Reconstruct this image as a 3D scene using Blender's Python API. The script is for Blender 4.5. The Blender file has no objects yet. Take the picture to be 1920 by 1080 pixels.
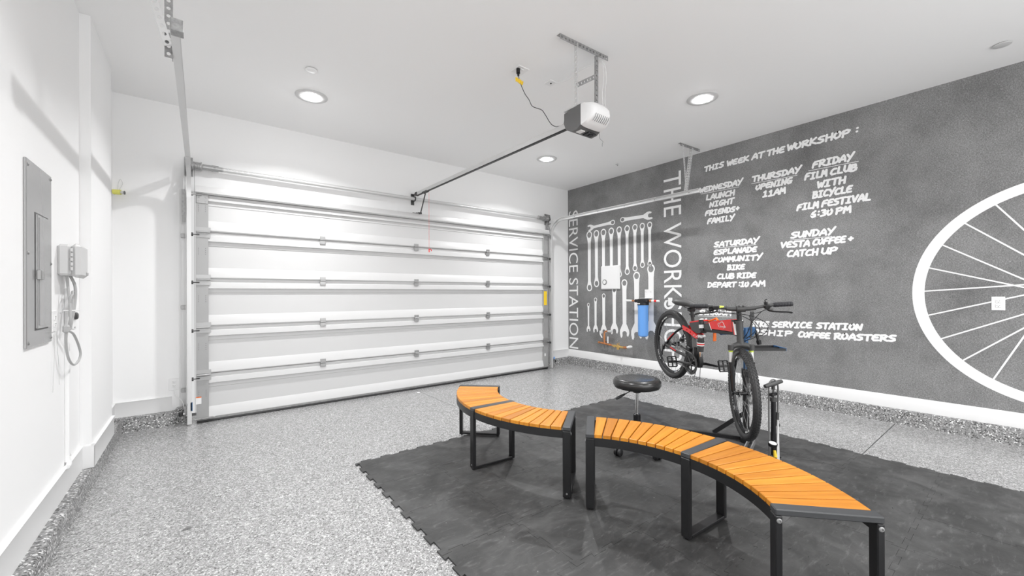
import bpy, bmesh, math, random
from math import sin, cos, pi, radians, atan2, hypot
from mathutils import Vector, Matrix
from mathutils.geometry import tessellate_polygon

random.seed(4)
S = bpy.context.scene
COL = S.collection

# ------------------------------------------------------------------ camera
cam_d = bpy.data.cameras.new('camera')
cam_d.sensor_width = 36.0
cam_d.lens = 36.0 * 761.64 / 1920.0
cam_d.shift_y = 11.4 / 1920.0
cam_d.clip_start = 0.02
cam_d.clip_end = 60
cam = bpy.data.objects.new('camera', cam_d)
COL.objects.link(cam)
right = Vector((0.7905375, -0.6123996, -0.0041489))
up = Vector((0.0024000, -0.0036767, 0.9999904))
fwd = Vector((0.6124089, 0.7905398, 0.0014368))
cam.matrix_world = Matrix(((right.x, up.x, -fwd.x, 0), (right.y, up.y, -fwd.y, 0),
                           (right.z, up.z, -fwd.z, 1.32), (0, 0, 0, 1)))
S.camera = cam

# ------------------------------------------------------------------ exposure, world, light
S.view_settings.view_transform = 'Standard'
S.view_settings.look = 'None'
S.view_settings.gamma = 1.0
S.view_settings.exposure = 0.27
S.view_settings.use_curve_mapping = False
S.cycles.max_bounces = 10
S.cycles.diffuse_bounces = 7
S.cycles.sample_clamp_indirect = 6.0

W = bpy.data.worlds.new('world')
S.world = W
W.use_nodes = True
W.node_tree.nodes['Background'].inputs[0].default_value = (1, 1, 1, 1)
W.node_tree.nodes['Background'].inputs[1].default_value = 0.6

X0, XP, X1 = -0.652, -0.594, 5.627      # left wall, pier face, mural wall
YB, YR = 5.50, -2.6                     # door wall, rear wall
H = 3.312

LAMPS = [(0.907, 4.433), (4.058, 4.394), (4.075, 2.078), (0.907, 2.08), (0.907, -0.9), (4.07, -0.9)]
LAMP_W = 27.5
def area(name, loc, rot, size, power, shape='DISK', sy=None, col=(1, 1, 1)):
    d = bpy.data.lights.new(name, 'AREA')
    d.shape = shape
    d.size = size
    if sy: d.size_y = sy
    d.energy = power
    d.color = col
    o = bpy.data.objects.new(name, d)
    o.location = loc
    o.rotation_euler = rot
    COL.objects.link(o)
    return o
for (lx, ly) in LAMPS:
    area('downlight_beam', (lx, ly, H - 0.034), (0, 0, 0), 0.10, LAMP_W).data.spread = radians(138)
# large soft fill light added in front of the rear wall, behind the photographer
area('rear_fill', (2.3, YR + 0.1, 1.75), (radians(104), 0, 0), 4.6, 98, 'RECTANGLE', 2.5)

# ------------------------------------------------------------------ materials
def mat(name, col=(0.8, 0.8, 0.8), rough=0.5, metal=0.0, emit=0.0, spec=0.5, coat=0.0):
    m = bpy.data.materials.new(name)
    m.use_nodes = True
    b = m.node_tree.nodes['Principled BSDF']
    b.inputs['Base Color'].default_value = (col[0], col[1], col[2], 1)
    b.inputs['Roughness'].default_value = rough
    b.inputs['Metallic'].default_value = metal
    b.inputs['Specular IOR Level'].default_value = spec
    b.inputs['Coat Weight'].default_value = coat
    if emit:
        b.inputs['Emission Color'].default_value = (1, 1, 1, 1)
        b.inputs['Emission Strength'].default_value = emit
    return m

class NT:
    def __init__(s, m):
        s.t = m.node_tree; s.n = s.t.nodes; s.b = s.n['Principled BSDF']
    def add(s, typ, **k):
        n = s.n.new(typ)
        for a, v in k.items(): setattr(n, a, v)
        return n
    def link(s, a, b): s.t.links.new(a, b)
    def noise(s, scale, detail=3, rough=0.5, vec=None, dist=0.0):
        n = s.add('ShaderNodeTexNoise')
        n.inputs['Scale'].default_value = scale
        n.inputs['Detail'].default_value = detail
        n.inputs['Roughness'].default_value = rough
        n.inputs['Distortion'].default_value = dist
        if vec: s.link(vec, n.inputs['Vector'])
        return n.outputs['Fac']
    def ramp(s, fac, stops, mode='LINEAR'):
        r = s.add('ShaderNodeValToRGB')
        r.color_ramp.interpolation = mode
        e = r.color_ramp.elements
        while len(e) > 1: e.remove(e[-1])
        e[0].position = stops[0][0]
        for i, (p, c) in enumerate(stops):
            if i: el = e.new(p)
            else: el = e[0]
            c = (c, c, c) if not isinstance(c, tuple) else c
            el.color = (c[0], c[1], c[2], 1)
        s.link(fac, r.inputs[0])
        return r.outputs[0]
    def mix(s, a, b, fac=0.5, mode='MIX'):
        n = s.add('ShaderNodeMix', data_type='RGBA', blend_type=mode)
        if hasattr(fac, 'is_output'): s.link(fac, n.inputs[0])
        else: n.inputs[0].default_value = fac
        for v, k in ((a, 6), (b, 7)):
            if hasattr(v, 'is_output'): s.link(v, n.inputs[k])
            else: n.inputs[k].default_value = (v[0], v[1], v[2], 1)
        return n.outputs[2]
    def bump(s, h, strength, dist=0.01):
        n = s.add('ShaderNodeBump')
        n.inputs['Strength'].default_value = strength
        n.inputs['Distance'].default_value = dist
        s.link(h, n.inputs['Height'])
        s.link(n.outputs[0], s.b.inputs['Normal'])
    def pos(s):
        return s.add('ShaderNodeNewGeometry').outputs['Position']
    def obj(s):
        return s.add('ShaderNodeTexCoord').outputs['Object']

def lin(v):
    v = v / 255.0
    return v / 12.92 if v <= 0.04045 else ((v + 0.055) / 1.055) ** 2.4

def speckle(name, dark, mid, light, scale=170, rough=0.35, spec=0.5):
    m = mat(name, rough=rough, spec=spec)
    t = NT(m)
    p = t.pos()
    v = t.add('ShaderNodeTexVoronoi'); v.inputs['Scale'].default_value = scale
    t.link(p, v.inputs['Vector'])
    sep = t.add('ShaderNodeSeparateColor'); t.link(v.outputs['Color'], sep.inputs[0])
    base = t.ramp(sep.outputs[0], [(0.0, dark), (0.12, (dark + mid) / 2), (0.3, mid * 0.85), (0.5, mid), (0.72, mid * 1.15), (0.88, light)], 'CONSTANT')
    v2 = t.add('ShaderNodeTexVoronoi'); v2.inputs['Scale'].default_value = scale * 0.42
    t.link(p, v2.inputs['Vector'])
    sep2 = t.add('ShaderNodeSeparateColor'); t.link(v2.outputs['Color'], sep2.inputs[0])
    k2 = t.ramp(sep2.outputs[1], [(0.0, 0.82), (0.35, 0.96), (0.75, 1.10)], 'CONSTANT')
    c = t.mix(base, k2, 1.0, 'MULTIPLY')
    t.link(c, t.b.inputs['Base Color'])
    t.bump(sep.outputs[0], 0.12, 0.002)
    return m

M = {}
M['wall'] = mat('white_wall_paint', (0.86, 0.86, 0.86), 0.6, spec=0.3)
_t = NT(M['wall']); _t.bump(_t.noise(160, 2, vec=_t.pos()), 0.05, 0.002)
M['ceiling'] = mat('ceiling_paint', (0.90, 0.90, 0.90), 0.7, spec=0.2)
_t = NT(M['ceiling']); _t.bump(_t.noise(120, 2, vec=_t.pos()), 0.05, 0.002)
M['trim'] = mat('trim_paint', (0.80, 0.80, 0.80), 0.35)
M['floor'] = speckle('flake_epoxy_floor', 0.13, 0.355, 0.60, 170, 0.25, 1.0)
M['curb'] = speckle('flake_epoxy_curb', 0.04, 0.27, 0.72, 120)
M['joint'] = mat('joint_filler', (0.10, 0.10, 0.10), 0.8)
# mural vinyl: mottled charcoal, woven grain
M['mural'] = mat('charcoal_mural', rough=0.62, spec=0.35)
_t = NT(M['mural']); _p = _t.pos()
_mp = _t.add('ShaderNodeMapping'); _mp.inputs['Scale'].default_value = (1, 1, 3.2); _t.link(_p, _mp.inputs['Vector'])
_a = _t.ramp(_t.noise(75, 3, 0.75, _mp.outputs[0]), [(0.3, 0.075), (0.5, 0.200), (0.72, 0.46)])
_mp2 = _t.add('ShaderNodeMapping'); _mp2.inputs['Scale'].default_value = (1, 3.0, 1); _t.link(_p, _mp2.inputs['Vector'])
_a2 = _t.ramp(_t.noise(70, 3, 0.75, _mp2.outputs[0]), [(0.3, 0.075), (0.5, 0.200), (0.72, 0.46)])
_b = _t.ramp(_t.noise(1.6, 6, 0.65, _p), [(0.3, 0.66), (0.5, 1.0), (0.7, 1.25)])
_c = _t.mix(_t.mix(_a, _a2, 0.5), _b, 1.0, 'MULTIPLY')
_e = _t.ramp(_t.noise(7, 6, 0.7, _p, 1.2), [(0.60, 0.0), (0.78, 0.35)])
_c = _t.mix(_c, (0.26, 0.26, 0.26), _e)
_t.link(_c, _t.b.inputs['Base Color'])
M['decal'] = mat('white_mural_print', (0.86, 0.86, 0.86), 0.6)
# rubber mat
M['rubber'] = mat('black_rubber', rough=0.5, spec=0.45)
_t = NT(M['rubber']); _p = _t.pos()
_oi = _t.add('ShaderNodeObjectInfo')
_base = _t.ramp(_t.noise(3.2, 6, 0.65, _p, 0.8), [(0.3, 0.026), (0.5, 0.046), (0.7, 0.080)])
_sm = _t.add('ShaderNodeMapping'); _sm.inputs['Scale'].default_value = (1.0, 4.0, 1); _sm.inputs['Rotation'].default_value = (0, 0, 0.5)
_t.link(_p, _sm.inputs['Vector'])
_scuff = _t.ramp(_t.noise(9, 8, 0.75, _sm.outputs[0], 0.6), [(0.54, 0.0), (0.64, 0.22), (0.8, 0.6)])
_c = _t.mix(_base, (0.22, 0.22, 0.22), _scuff)
_dust = _t.ramp(_t.noise(46, 2, 0.5, _p), [(0.77, 0.0), (0.80, 0.7)])
_c = _t.mix(_c, (0.3, 0.3, 0.3), _dust)
_t.link(_c, _t.b.inputs['Base Color'])
_t.link(_t.ramp(_t.noise(5, 5, 0.6, _p), [(0.3, 0.36), (0.7, 0.62)]), _t.b.inputs['Roughness'])
_t.bump(_t.noise(30, 6, 0.7, _p), 0.2, 0.003)
# wood
M['wood'] = mat('oiled_wood', rough=0.38, spec=0.4)
_t = NT(M['wood']); _o = _t.obj()
_oi = _t.add('ShaderNodeObjectInfo')
_mp = _t.add('ShaderNodeMapping'); _mp.inputs['Scale'].default_value = (3.5, 46, 20); _t.link(_o, _mp.inputs['Vector'])
_addv = _t.add('ShaderNodeVectorMath', operation='ADD'); _t.link(_mp.outputs[0], _addv.inputs[0])
_mulr = _t.add('ShaderNodeMath', operation='MULTIPLY'); _mulr.inputs[1].default_value = 40; _t.link(_oi.outputs['Random'], _mulr.inputs[0])
_t.link(_mulr.outputs[0], _addv.inputs[1])
_g = _t.ramp(_t.noise(1.0, 5, 0.6, _addv.outputs[0], 0.4), [(0.25, (0.46, 0.165, 0.014)), (0.5, (0.58, 0.228, 0.020)), (0.75, (0.66, 0.280, 0.030))])
_tone = _t.ramp(_oi.outputs['Random'], [(0.0, (0.74, 0.70, 0.72)), (0.22, (0.92, 0.88, 0.86)), (0.5, (1, 1, 1)), (1.0, (1.1, 1.1, 1.05))])
_t.link(_t.mix(_g, _tone, 1.0, 'MULTIPLY'), _t.b.inputs['Base Color'])
M['steel_black'] = mat('black_powder_coat', (0.012, 0.012, 0.013), 0.38)
M['steel_top'] = mat('charcoal_powder_coat', (0.05, 0.052, 0.055), 0.42)
M['galv'] = mat('galvanised_steel', (0.60, 0.60, 0.60), 0.45, 0.6)
_t = NT(M['galv']); _t.link(_t.ramp(_t.noise(40, 3, 0.6, _t.pos()), [(0.3, 0.26), (0.7, 0.40)]), _t.b.inputs['Base Color'])
M['galv_pale'] = mat('pale_galvanised', (0.66, 0.66, 0.66), 0.38, 0.45)
M['plate'] = mat('stile_plate', (0.38, 0.38, 0.38), 0.45, 0.3)
M['hinge'] = mat('hinge_steel', (0.42, 0.42, 0.42), 0.4, 0.7)
M['door'] = mat('door_enamel', (0.63, 0.63, 0.63), 0.42)
M['panelgrey'] = mat('grey_enamel_panel', (0.43, 0.43, 0.43), 0.22, 0.5)
M['boxgrey'] = mat('light_grey_plastic', (0.60, 0.60, 0.60), 0.45)
M['cablegrey'] = mat('grey_cable', (0.42, 0.42, 0.42), 0.5)
M['white'] = mat('white_plastic', (0.82, 0.82, 0.82), 0.4)
M['black'] = mat('black_plastic', (0.010, 0.010, 0.011), 0.45)
M['blackg'] = mat('gloss_black', (0.012, 0.012, 0.014), 0.22)
M['tyre'] = mat('tyre_rubber', (0.034, 0.034, 0.035), 0.55)
M['grip'] = mat('grip_rubber', (0.022, 0.022, 0.026), 0.55)
M['darkgrey'] = mat('dark_grey_plastic', (0.055, 0.055, 0.055), 0.45)
M['midgrey'] = mat('mid_grey_plastic', (0.15, 0.15, 0.15), 0.5)
M['red'] = mat('red_enamel', (0.78, 0.012, 0.012), 0.25, coat=0.4)
M['orange'] = mat('orange_plastic', (0.85, 0.17, 0.02), 0.4)
M['blue'] = mat('blue_enamel', (0.022, 0.085, 0.20), 0.35)
M['bluefilter'] = mat('blue_filter_plastic', (0.14, 0.36, 0.80), 0.35)
M['pale_yellow'] = mat('pale_yellow_plastic', (0.72, 0.70, 0.16), 0.5)
M['yellow'] = mat('yellow_plastic', (0.85, 0.58, 0.03), 0.45)
M['lime'] = mat('lime_print', (0.62, 0.75, 0.10), 0.4)
M['chrome'] = mat('chrome', (0.8, 0.8, 0.8), 0.12, 1.0)
M['alu'] = mat('brushed_aluminium', (0.74, 0.74, 0.74), 0.38, 0.25)
M['copper'] = mat('copper_pipe', (0.62, 0.27, 0.12), 0.35, 0.75)
M['brass'] = mat('brass', (0.66, 0.44, 0.16), 0.35, 0.7)
M['lens'] = mat('lamp_lens', (1, 1, 1), 0.5, emit=48.0)
M['ring'] = mat('lamp_trim', (0.62, 0.62, 0.62), 0.45)
M['vinyl'] = mat('black_vinyl', (0.024, 0.024, 0.024), 0.27, spec=0.6)
M['opener_grey'] = mat('opener_grey', (0.13, 0.13, 0.13), 0.4)

# ------------------------------------------------------------------ mesh builder
def V(*a): return Vector(a)
class MB:
    def __init__(s): s.v = []; s.f = []; s.mi = []
    def raw(s, vs, fs, mi=0, xf=None):
        n = len(s.v)
        for p in vs:
            p = Vector(p)
            s.v.append(xf @ p if xf else p)
        for f in fs:
            s.f.append([i + n for i in f]); s.mi.append(mi)
        return s
    def box(s, c, d, bev=0.0, mi=0, xf=None):
        x, y, z = d[0] / 2, d[1] / 2, d[2] / 2
        b = min(bev, x * .9, y * .9, z * .9)
        if b <= 0:
            vs = [(sx * x, sy * y, sz * z) for sx in (-1, 1) for sy in (-1, 1) for sz in (-1, 1)]
            fs = [(0, 1, 3, 2), (4, 6, 7, 5), (0, 4, 5, 1), (2, 3, 7, 6), (0, 2, 6, 4), (1, 5, 7, 3)]
        else:
            vs = []; idx = {}
            for sx in (-1, 1):
                for sy in (-1, 1):
                    for sz in (-1, 1):
                        for ax in range(3):
                            p = [sx * (x - b), sy * (y - b), sz * (z - b)]
                            p[ax] = (sx * x, sy * y, sz * z)[ax]
                            idx[(sx, sy, sz, ax)] = len(vs); vs.append(tuple(p))
            fs = []
            for ax in range(3):
                o1, o2 = [(1, 2), (2, 0), (0, 1)][ax]
                for sg in (-1, 1):
                    q = []
                    for a_, b_ in ((-1, -1), (1, -1), (1, 1), (-1, 1)):
                        k = [0, 0, 0]; k[ax] = sg; k[o1] = a_; k[o2] = b_
                        q.append(idx[(k[0], k[1], k[2], ax)])
                    fs.append(q if sg > 0 else q[::-1])
            for ax in range(3):
                o1, o2 = [(1, 2), (2, 0), (0, 1)][ax]
                for a_ in (-1, 1):
                    for b_ in (-1, 1):
                        k1 = [0, 0, 0]; k1[ax] = -1; k1[o1] = a_; k1[o2] = b_
                        k2 = list(k1); k2[ax] = 1
                        q = [idx[(*k1, o1)], idx[(*k2, o1)], idx[(*k2, o2)], idx[(*k1, o2)]]
                        fs.append(q if a_ * b_ > 0 else q[::-1])
            for sx in (-1, 1):
                for sy in (-1, 1):
                    for sz in (-1, 1):
                        q = [idx[(sx, sy, sz, a_)] for a_ in range(3)]
                        fs.append(q if sx * sy * sz > 0 else q[::-1])
        cc = Vector(c)
        return s.raw([cc + Vector(p) for p in vs], fs, mi, xf)
    def tube(s, pts, r, n=10, caps=True, mi=0, closed=False, xf=None, flat=None):
        pts = [Vector(p) for p in pts]
        rs = r if isinstance(r, (list, tuple)) else [r] * len(pts)
        m = len(pts); vs = []; fs = []
        t0 = (pts[1] - pts[0]).normalized()
        ref = Vector((0, 0, 1)) if abs(t0.z) < 0.9 else Vector((1, 0, 0))
        nrm = (ref - t0 * ref.dot(t0)).normalized()
        for i in range(m):
            if closed: t = (pts[(i + 1) % m] - pts[i - 1])
            elif i == 0: t = pts[1] - pts[0]
            elif i == m - 1: t = pts[-1] - pts[-2]
            else: t = (pts[i + 1] - pts[i]).normalized() + (pts[i] - pts[i - 1]).normalized()
            if t.length < 1e-9: t = Vector(t0)
            t = t.normalized()
            nn = nrm - t * nrm.dot(t)
            if nn.length > 1e-6: nrm = nn.normalized()
            bn = t.cross(nrm)
            for k in range(n):
                a = 2 * pi * k / n
                sx, sy = (1, 1) if not flat else flat
                vs.append(pts[i] + (nrm * cos(a) * sx + bn * sin(a) * sy) * rs[i])
        for i in range(m if closed else m - 1):
            j = (i + 1) % m
            for k in range(n):
                k2 = (k + 1) % n
                fs.append((i * n + k, i * n + k2, j * n + k2, j * n + k))
        if caps and not closed:
            fs.append(tuple(range(n))[::-1]); fs.append(tuple((m - 1) * n + k for k in range(n)))
        return s.raw(vs, fs, mi, xf)
    def cyl(s, a, b, r, n=16, r2=None, mi=0, xf=None):
        return s.tube([a, b], [r, r if r2 is None else r2], n, True, mi, xf=xf)
    def lathe(s, prof, o, ax=(0, 0, 1), n=24, mi=0, xf=None):
        ax = Vector(ax).normalized(); o = Vector(o)
        ref = Vector((0, 0, 1)) if abs(ax.z) < 0.9 else Vector((1, 0, 0))
        u = (ref - ax * ref.dot(ax)).normalized(); w = ax.cross(u)
        vs = []; fs = []
        for (r, h) in prof:
            for k in range(n):
                a = 2 * pi * k / n
                vs.append(o + ax * h + (u * cos(a) + w * sin(a)) * max(r, 1e-5))
        for i in range(len(prof) - 1):
            for k in range(n):
                k2 = (k + 1) % n
                fs.append((i * n + k, i * n + k2, (i + 1) * n + k2, (i + 1) * n + k))
        fs.append(tuple(range(n))[::-1]); fs.append(tuple((len(prof) - 1) * n + k for k in range(n)))
        return s.raw(vs, fs, mi, xf)
    def torus(s, c, ax, R_, r, n=48, m=10, mi=0, xf=None, sq=1.0):
        ax = Vector(ax).normalized(); c = Vector(c)
        ref = Vector((0, 0, 1)) if abs(ax.z) < 0.9 else Vector((1, 0, 0))
        u = (ref - ax * ref.dot(ax)).normalized(); w = ax.cross(u)
        vs = []; fs = []
        for i in range(n):
            a = 2 * pi * i / n; d = u * cos(a) + w * sin(a)
            for k in range(m):
                b = 2 * pi * k / m
                vs.append(c + d * (R_ + r * cos(b)) + ax * (r * sq * sin(b)))
        for i in range(n):
            j = (i + 1) % n
            for k in range(m):
                k2 = (k + 1) % m
                fs.append((i * m + k, j * m + k, j * m + k2, i * m + k2))
        return s.raw(vs, fs, mi, xf)
    def prism(s, poly, o, u, w, d, mi=0, holes=(), xf=None):
        """poly (list of 2-D points) in the plane o + a*u + b*w, extruded along d"""
        o, u, w, d = Vector(o), Vector(u), Vector(w), Vector(d)
        loops = [poly] + list(holes)
        flat = [p for l in loops for p in l]
        tri = tessellate_polygon([[Vector((p[0], p[1], 0)) for p in l] for l in loops])
        base = [o + u * p[0] + w * p[1] for p in flat]; n = len(base)
        vs = base + [b + d for b in base]
        fs = []
        area_ = sum(poly[i - 1][0] * poly[i][1] - poly[i][0] * poly[i - 1][1] for i in range(len(poly)))
        flip = (u.cross(w).dot(d) < 0)
        for t in tri:
            a_, b_, c_ = (flat[i] for i in t)
            ccw = ((b_[0] - a_[0]) * (c_[1] - a_[1]) - (b_[1] - a_[1]) * (c_[0] - a_[0])) > 0
            t = tuple(t) if ccw else tuple(t)[::-1]
            if flip: t = t[::-1]
            fs.append(t[::-1]); fs.append(tuple(i + n for i in t))
        off = 0
        for l in loops:
            m = len(l)
            ar = sum(l[i - 1][0] * l[i][1] - l[i][0] * l[i - 1][1] for i in range(m))
            inward = (l is not poly)
            rev = (ar < 0) ^ inward ^ flip
            for i in range(m):
                j = (i + 1) % m
                q = (off + i, off + j, off + j + n, off + i + n)
                fs.append(q[::-1] if rev else q)
            off += m
        return s.raw(vs, fs, mi, xf)
    def sheet(s, loops, fn, mi=0):
        """flat print: loops of 2-D points, first one the outline, mapped by fn(a, b)"""
        flat = [p for l in loops for p in l]
        tri = tessellate_polygon([[Vector((p[0], p[1], 0)) for p in l] for l in loops])
        out = []
        for t in tri:
            a_, b_, c_ = (flat[i] for i in t)
            ccw = ((b_[0] - a_[0]) * (c_[1] - a_[1]) - (b_[1] - a_[1]) * (c_[0] - a_[0])) > 0
            out.append(tuple(t) if ccw else tuple(t)[::-1])
        return s.raw([fn(*p) for p in flat], out, mi)
    def mesh(s, name, mats, smooth=35):
        me = bpy.data.meshes.new(name)
        me.from_pydata([tuple(p) for p in s.v], [], s.f)
        for m in (mats if isinstance(mats, (list, tuple)) else [mats]): me.materials.append(m)
        if any(s.mi): me.polygons.foreach_set('material_index', s.mi)
        me.update()
        if smooth:
            me.polygons.foreach_set('use_smooth', [True] * len(me.polygons))
            me.set_sharp_from_angle(angle=radians(smooth))
        return me
    def build(s, name, mats, parent=None, smooth=35, **props):
        return place(name, s.mesh(name, mats, smooth), parent, **props)

def place(name, me, parent=None, loc=None, rot=None, mw=None, **props):
    o = bpy.data.objects.new(name, me)
    COL.objects.link(o)
    if parent: o.parent = parent
    if loc is not None: o.location = loc
    if rot is not None: o.rotation_euler = rot
    if mw is not None: o.matrix_basis = mw
    for k, v in props.items(): o[k] = v
    return o
def thing(name, label, cat, loc=(0, 0, 0), rot=None, group=None):
    o = place(name, None, loc=loc, rot=rot, label=label, category=cat)
    if group: o['group'] = group
    return o
def arc(c, r, a0, a1, n, fn):
    return [fn(c, r, a0 + (a1 - a0) * i / n) for i in range(n + 1)]
def tri_wave(pts): return pts
def circle2(cx, cy, r, n=28, rev=False):
    l = [(cx + r * cos(2 * pi * i / n), cy + r * sin(2 * pi * i / n)) for i in range(n)]
    return l[::-1] if rev else l
def struct(name, mb, m, parent=None, **k):
    if parent is None: k['kind'] = 'structure'
    return mb.build(name, m, parent, **k)

# ================================================================== ROOM SHELL
fl = struct('floor', MB().box(((X0 + X1) / 2, (YB + .25 + YR) / 2, -0.06), (X1 - X0 + .4, YB - YR + .5, 0.10)), M['joint'])
fl['label'] = 'grey speckled epoxy garage floor with saw-cut joints'
ys = [YR, 0.88, 3.03, YB + .2]; xs = [X0 - .05, 2.40, X1 + .05]
for j in range(3):
    for i in range(2):
        g = 0.003
        struct('slab', MB().box(((xs[i] + xs[i + 1]) / 2, (ys[j] + ys[j + 1]) / 2, -0.005),
               (xs[i + 1] - xs[i] - 2 * g, ys[j + 1] - ys[j] - 2 * g, 0.010), 0.002), M['floor'], fl)
struct('ceiling', MB().box(((X0 + X1) / 2, (YB + YR) / 2, H + .05), (X1 - X0 + .4, YB - YR + .4, .1)), M['ceiling'])
wl = MB().box((X0 - .05, (YB + YR) / 2, H / 2), (.1, YB - YR, H))
wall_left = struct('wall_left', wl, M['wall'])
struct('wall_left', MB().box(((X0 + XP) / 2, (4.103 + 4.965) / 2, H / 2), (XP - X0, 4.965 - 4.103, H - .002)), M['wall'], label='shallow white pier standing out from the left wall')
struct('wall_right', MB().box((X1 + .05, (YB + YR) / 2, H / 2), (.1, YB - YR, H)), M['mural'])
wall_right = bpy.data.objects['wall_right']
DL, DR, DT = -0.09, 5.01, 2.44          # door opening
wb = MB().box(((X0 + DL) / 2 - .05, YB + .06, H / 2), (DL - X0 + .1, .12, H))
wb.box(((X1 + DR) / 2 + .05, YB + .06, H / 2), (X1 - DR + .1, .12, H))
wb.box(((DL + DR) / 2, YB + .06, (H + DT) / 2), (DR - DL, .12, H - DT))
struct('wall_back', wb, M['wall'])
# rear wall with a wide opening (behind the photographer)
wr = MB().box(((X0 - .1), YR - .05, H / 2), (.5, .1, H)).box((5.3, YR - .05, H / 2), (1.2, .1, H))
wr.box(((X0 + X1) / 2, YR - .05, H - .12), (X1 - X0, .1, .24))
struct('wall_rear', wr, M['wall'])

# baseboards
def bb(name, pts, z0, z1, th=0.014):
    """pts: polyline of the wall face in plan; the board stands to the left of it"""
    for (a, b) in zip(pts[:-1], pts[1:]):
        mb = MB()
        a, b = Vector(a), Vector(b); d = (b - a).normalized(); n = Vector((-d.y, d.x))
        prof = [(0, z0), (th, z0), (th, z1 - .012), (th - .007, z1), (0, z1)]
        mb.prism(prof, (a.x, a.y, 0), (n.x, n.y, 0), (0, 0, 1), (b.x - a.x, b.y - a.y, 0))
        struct(name, mb, M['trim'])
BZ0, BZ1 = 0.112, 0.275
bb('baseboard_left', [(X0, 4.103 - .014), (X0, YR)][::-1], BZ0, BZ1, -.014)
bb('baseboard_left', [(X0, 4.103), (XP + .014, 4.103)][::-1], BZ0, BZ1)
bb('baseboard_left', [(XP, 4.09), (XP, 4.965)], BZ0, BZ1, -.014)
bb('baseboard_left', [(X0, 4.965), (X0, YB)], BZ0, BZ1, -.014)
bb('baseboard_back', [(X0, YB), (-0.212, YB)], BZ0 + .02, BZ1 + .005, -.014)
bb('baseboard_back', [(5.08, YB), (X1, YB)], BZ0 + .02, BZ1 + .005, -.014)
bb('baseboard_right', [(X1, YR), (X1, YB)], BZ0 + .03, BZ1 + .003, .014)

# raised concrete curbs with rounded shoulder
def curb(name, x0, y0, x1, y1, hgt, nx, ny, w, cut=0):
    """curb running x0,y0 -> x1,y1 (at the wall face), standing w proud of it towards (nx,ny)"""
    prof = [(-.02, 0), (w + .006, 0), (w, .012), (w - .002, hgt - .02), (w - .010, hgt - .005), (w - .025, hgt), (-.02, hgt)]
    mb = MB().prism(prof, (x0, y0, 0.0), (nx, ny, 0), (0, 0, 1), (x1 - x0, y1 - y0, 0))
    struct(name, mb, M['curb'])
curb('trim_1', X0, YR, X0, YB, BZ0, 1, 0, .072)
curb('trim_2', X0, YB, -0.20, YB, BZ0 + .022, 0, -1, .105)
struct('trim_3', MB().prism([(0, 0), (.125, 0), (.125, .19), (.09, .185), (.088, .165), (.03, .162), (.012, .135), (0, .13)],
       (-.20, YB - .095, 0), (1, 0, 0), (0, 0, 1), (0, .12, 0)), M['curb'])
curb('trim_4', 5.045, YB, X1, YB, BZ0 + .022, 0, -1, .06)
curb('trim_5', X1, YR, X1, YB, BZ0 + .035, -1, 0, .05)

# ================================================================== MURAL (flat print on the right wall)
XD = X1 - 0.0018
def wm(y, z): return (XD, y, z)
def wmap(y0, z0, sa=1.0, sb=1.0, rot=0.0):
    c, s_ = cos(rot), sin(rot)
    def f(a, b):
        a *= sa; b *= sb
        return (XD, y0 - (a * c - b * s_), z0 + a * s_ + b * c)
    return f
def text_geo(body, size=1.0):
    cu = bpy.data.curves.new('lettering', 'FONT')
    cu.body = body; cu.size = size; cu.resolution_u = 4
    o = bpy.data.objects.new('lettering', cu)
    COL.objects.link(o)
    bpy.context.view_layer.update()
    dg = bpy.context.evaluated_depsgraph_get()
    me = bpy.data.meshes.new_from_object(o.evaluated_get(dg))
    vs = [tuple(v.co) for v in me.vertices]; fs = [tuple(p.vertices) for p in me.polygons]
    bpy.data.objects.remove(o); bpy.data.curves.remove(cu); bpy.data.meshes.remove(me)
    return vs, fs
def text_fit(body, w, h_, thin=None):
    """vertices scaled so the text is w wide and h_ high, origin at lower left"""
    vs, fs = text_geo(body)
    x0 = min(v[0] for v in vs); x1 = max(v[0] for v in vs); y0 = min(v[1] for v in vs); y1 = max(v[1] for v in vs)
    return [((v[0] - x0) / (x1 - x0) * w, (v[1] - y0) / (y1 - y0) * h_) for v in vs], fs

def wall_text(body, top, bot, ybase, ycap, label):
    vs, fs = text_fit(body, top - bot, ybase - ycap)
    # reading downwards: text x -> -z, text y (cap direction) -> -y (towards the right of the picture)
    mb = MB().raw([(XD, ybase - b, top - a) for a, b in vs], fs)
    mb.build('lettering', M['decal'], wall_right, smooth=0, label=label)
wall_text('SERVICE STATION', 2.90, 0.30, 5.475, 5.245, 'white sans-serif words SERVICE STATION reading down the wall')
wall_text('THE WORKSHOP', 3.140, 0.330, 3.478, 3.190, 'larger white sans-serif words THE WORKSHOP reading down the wall')

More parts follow.
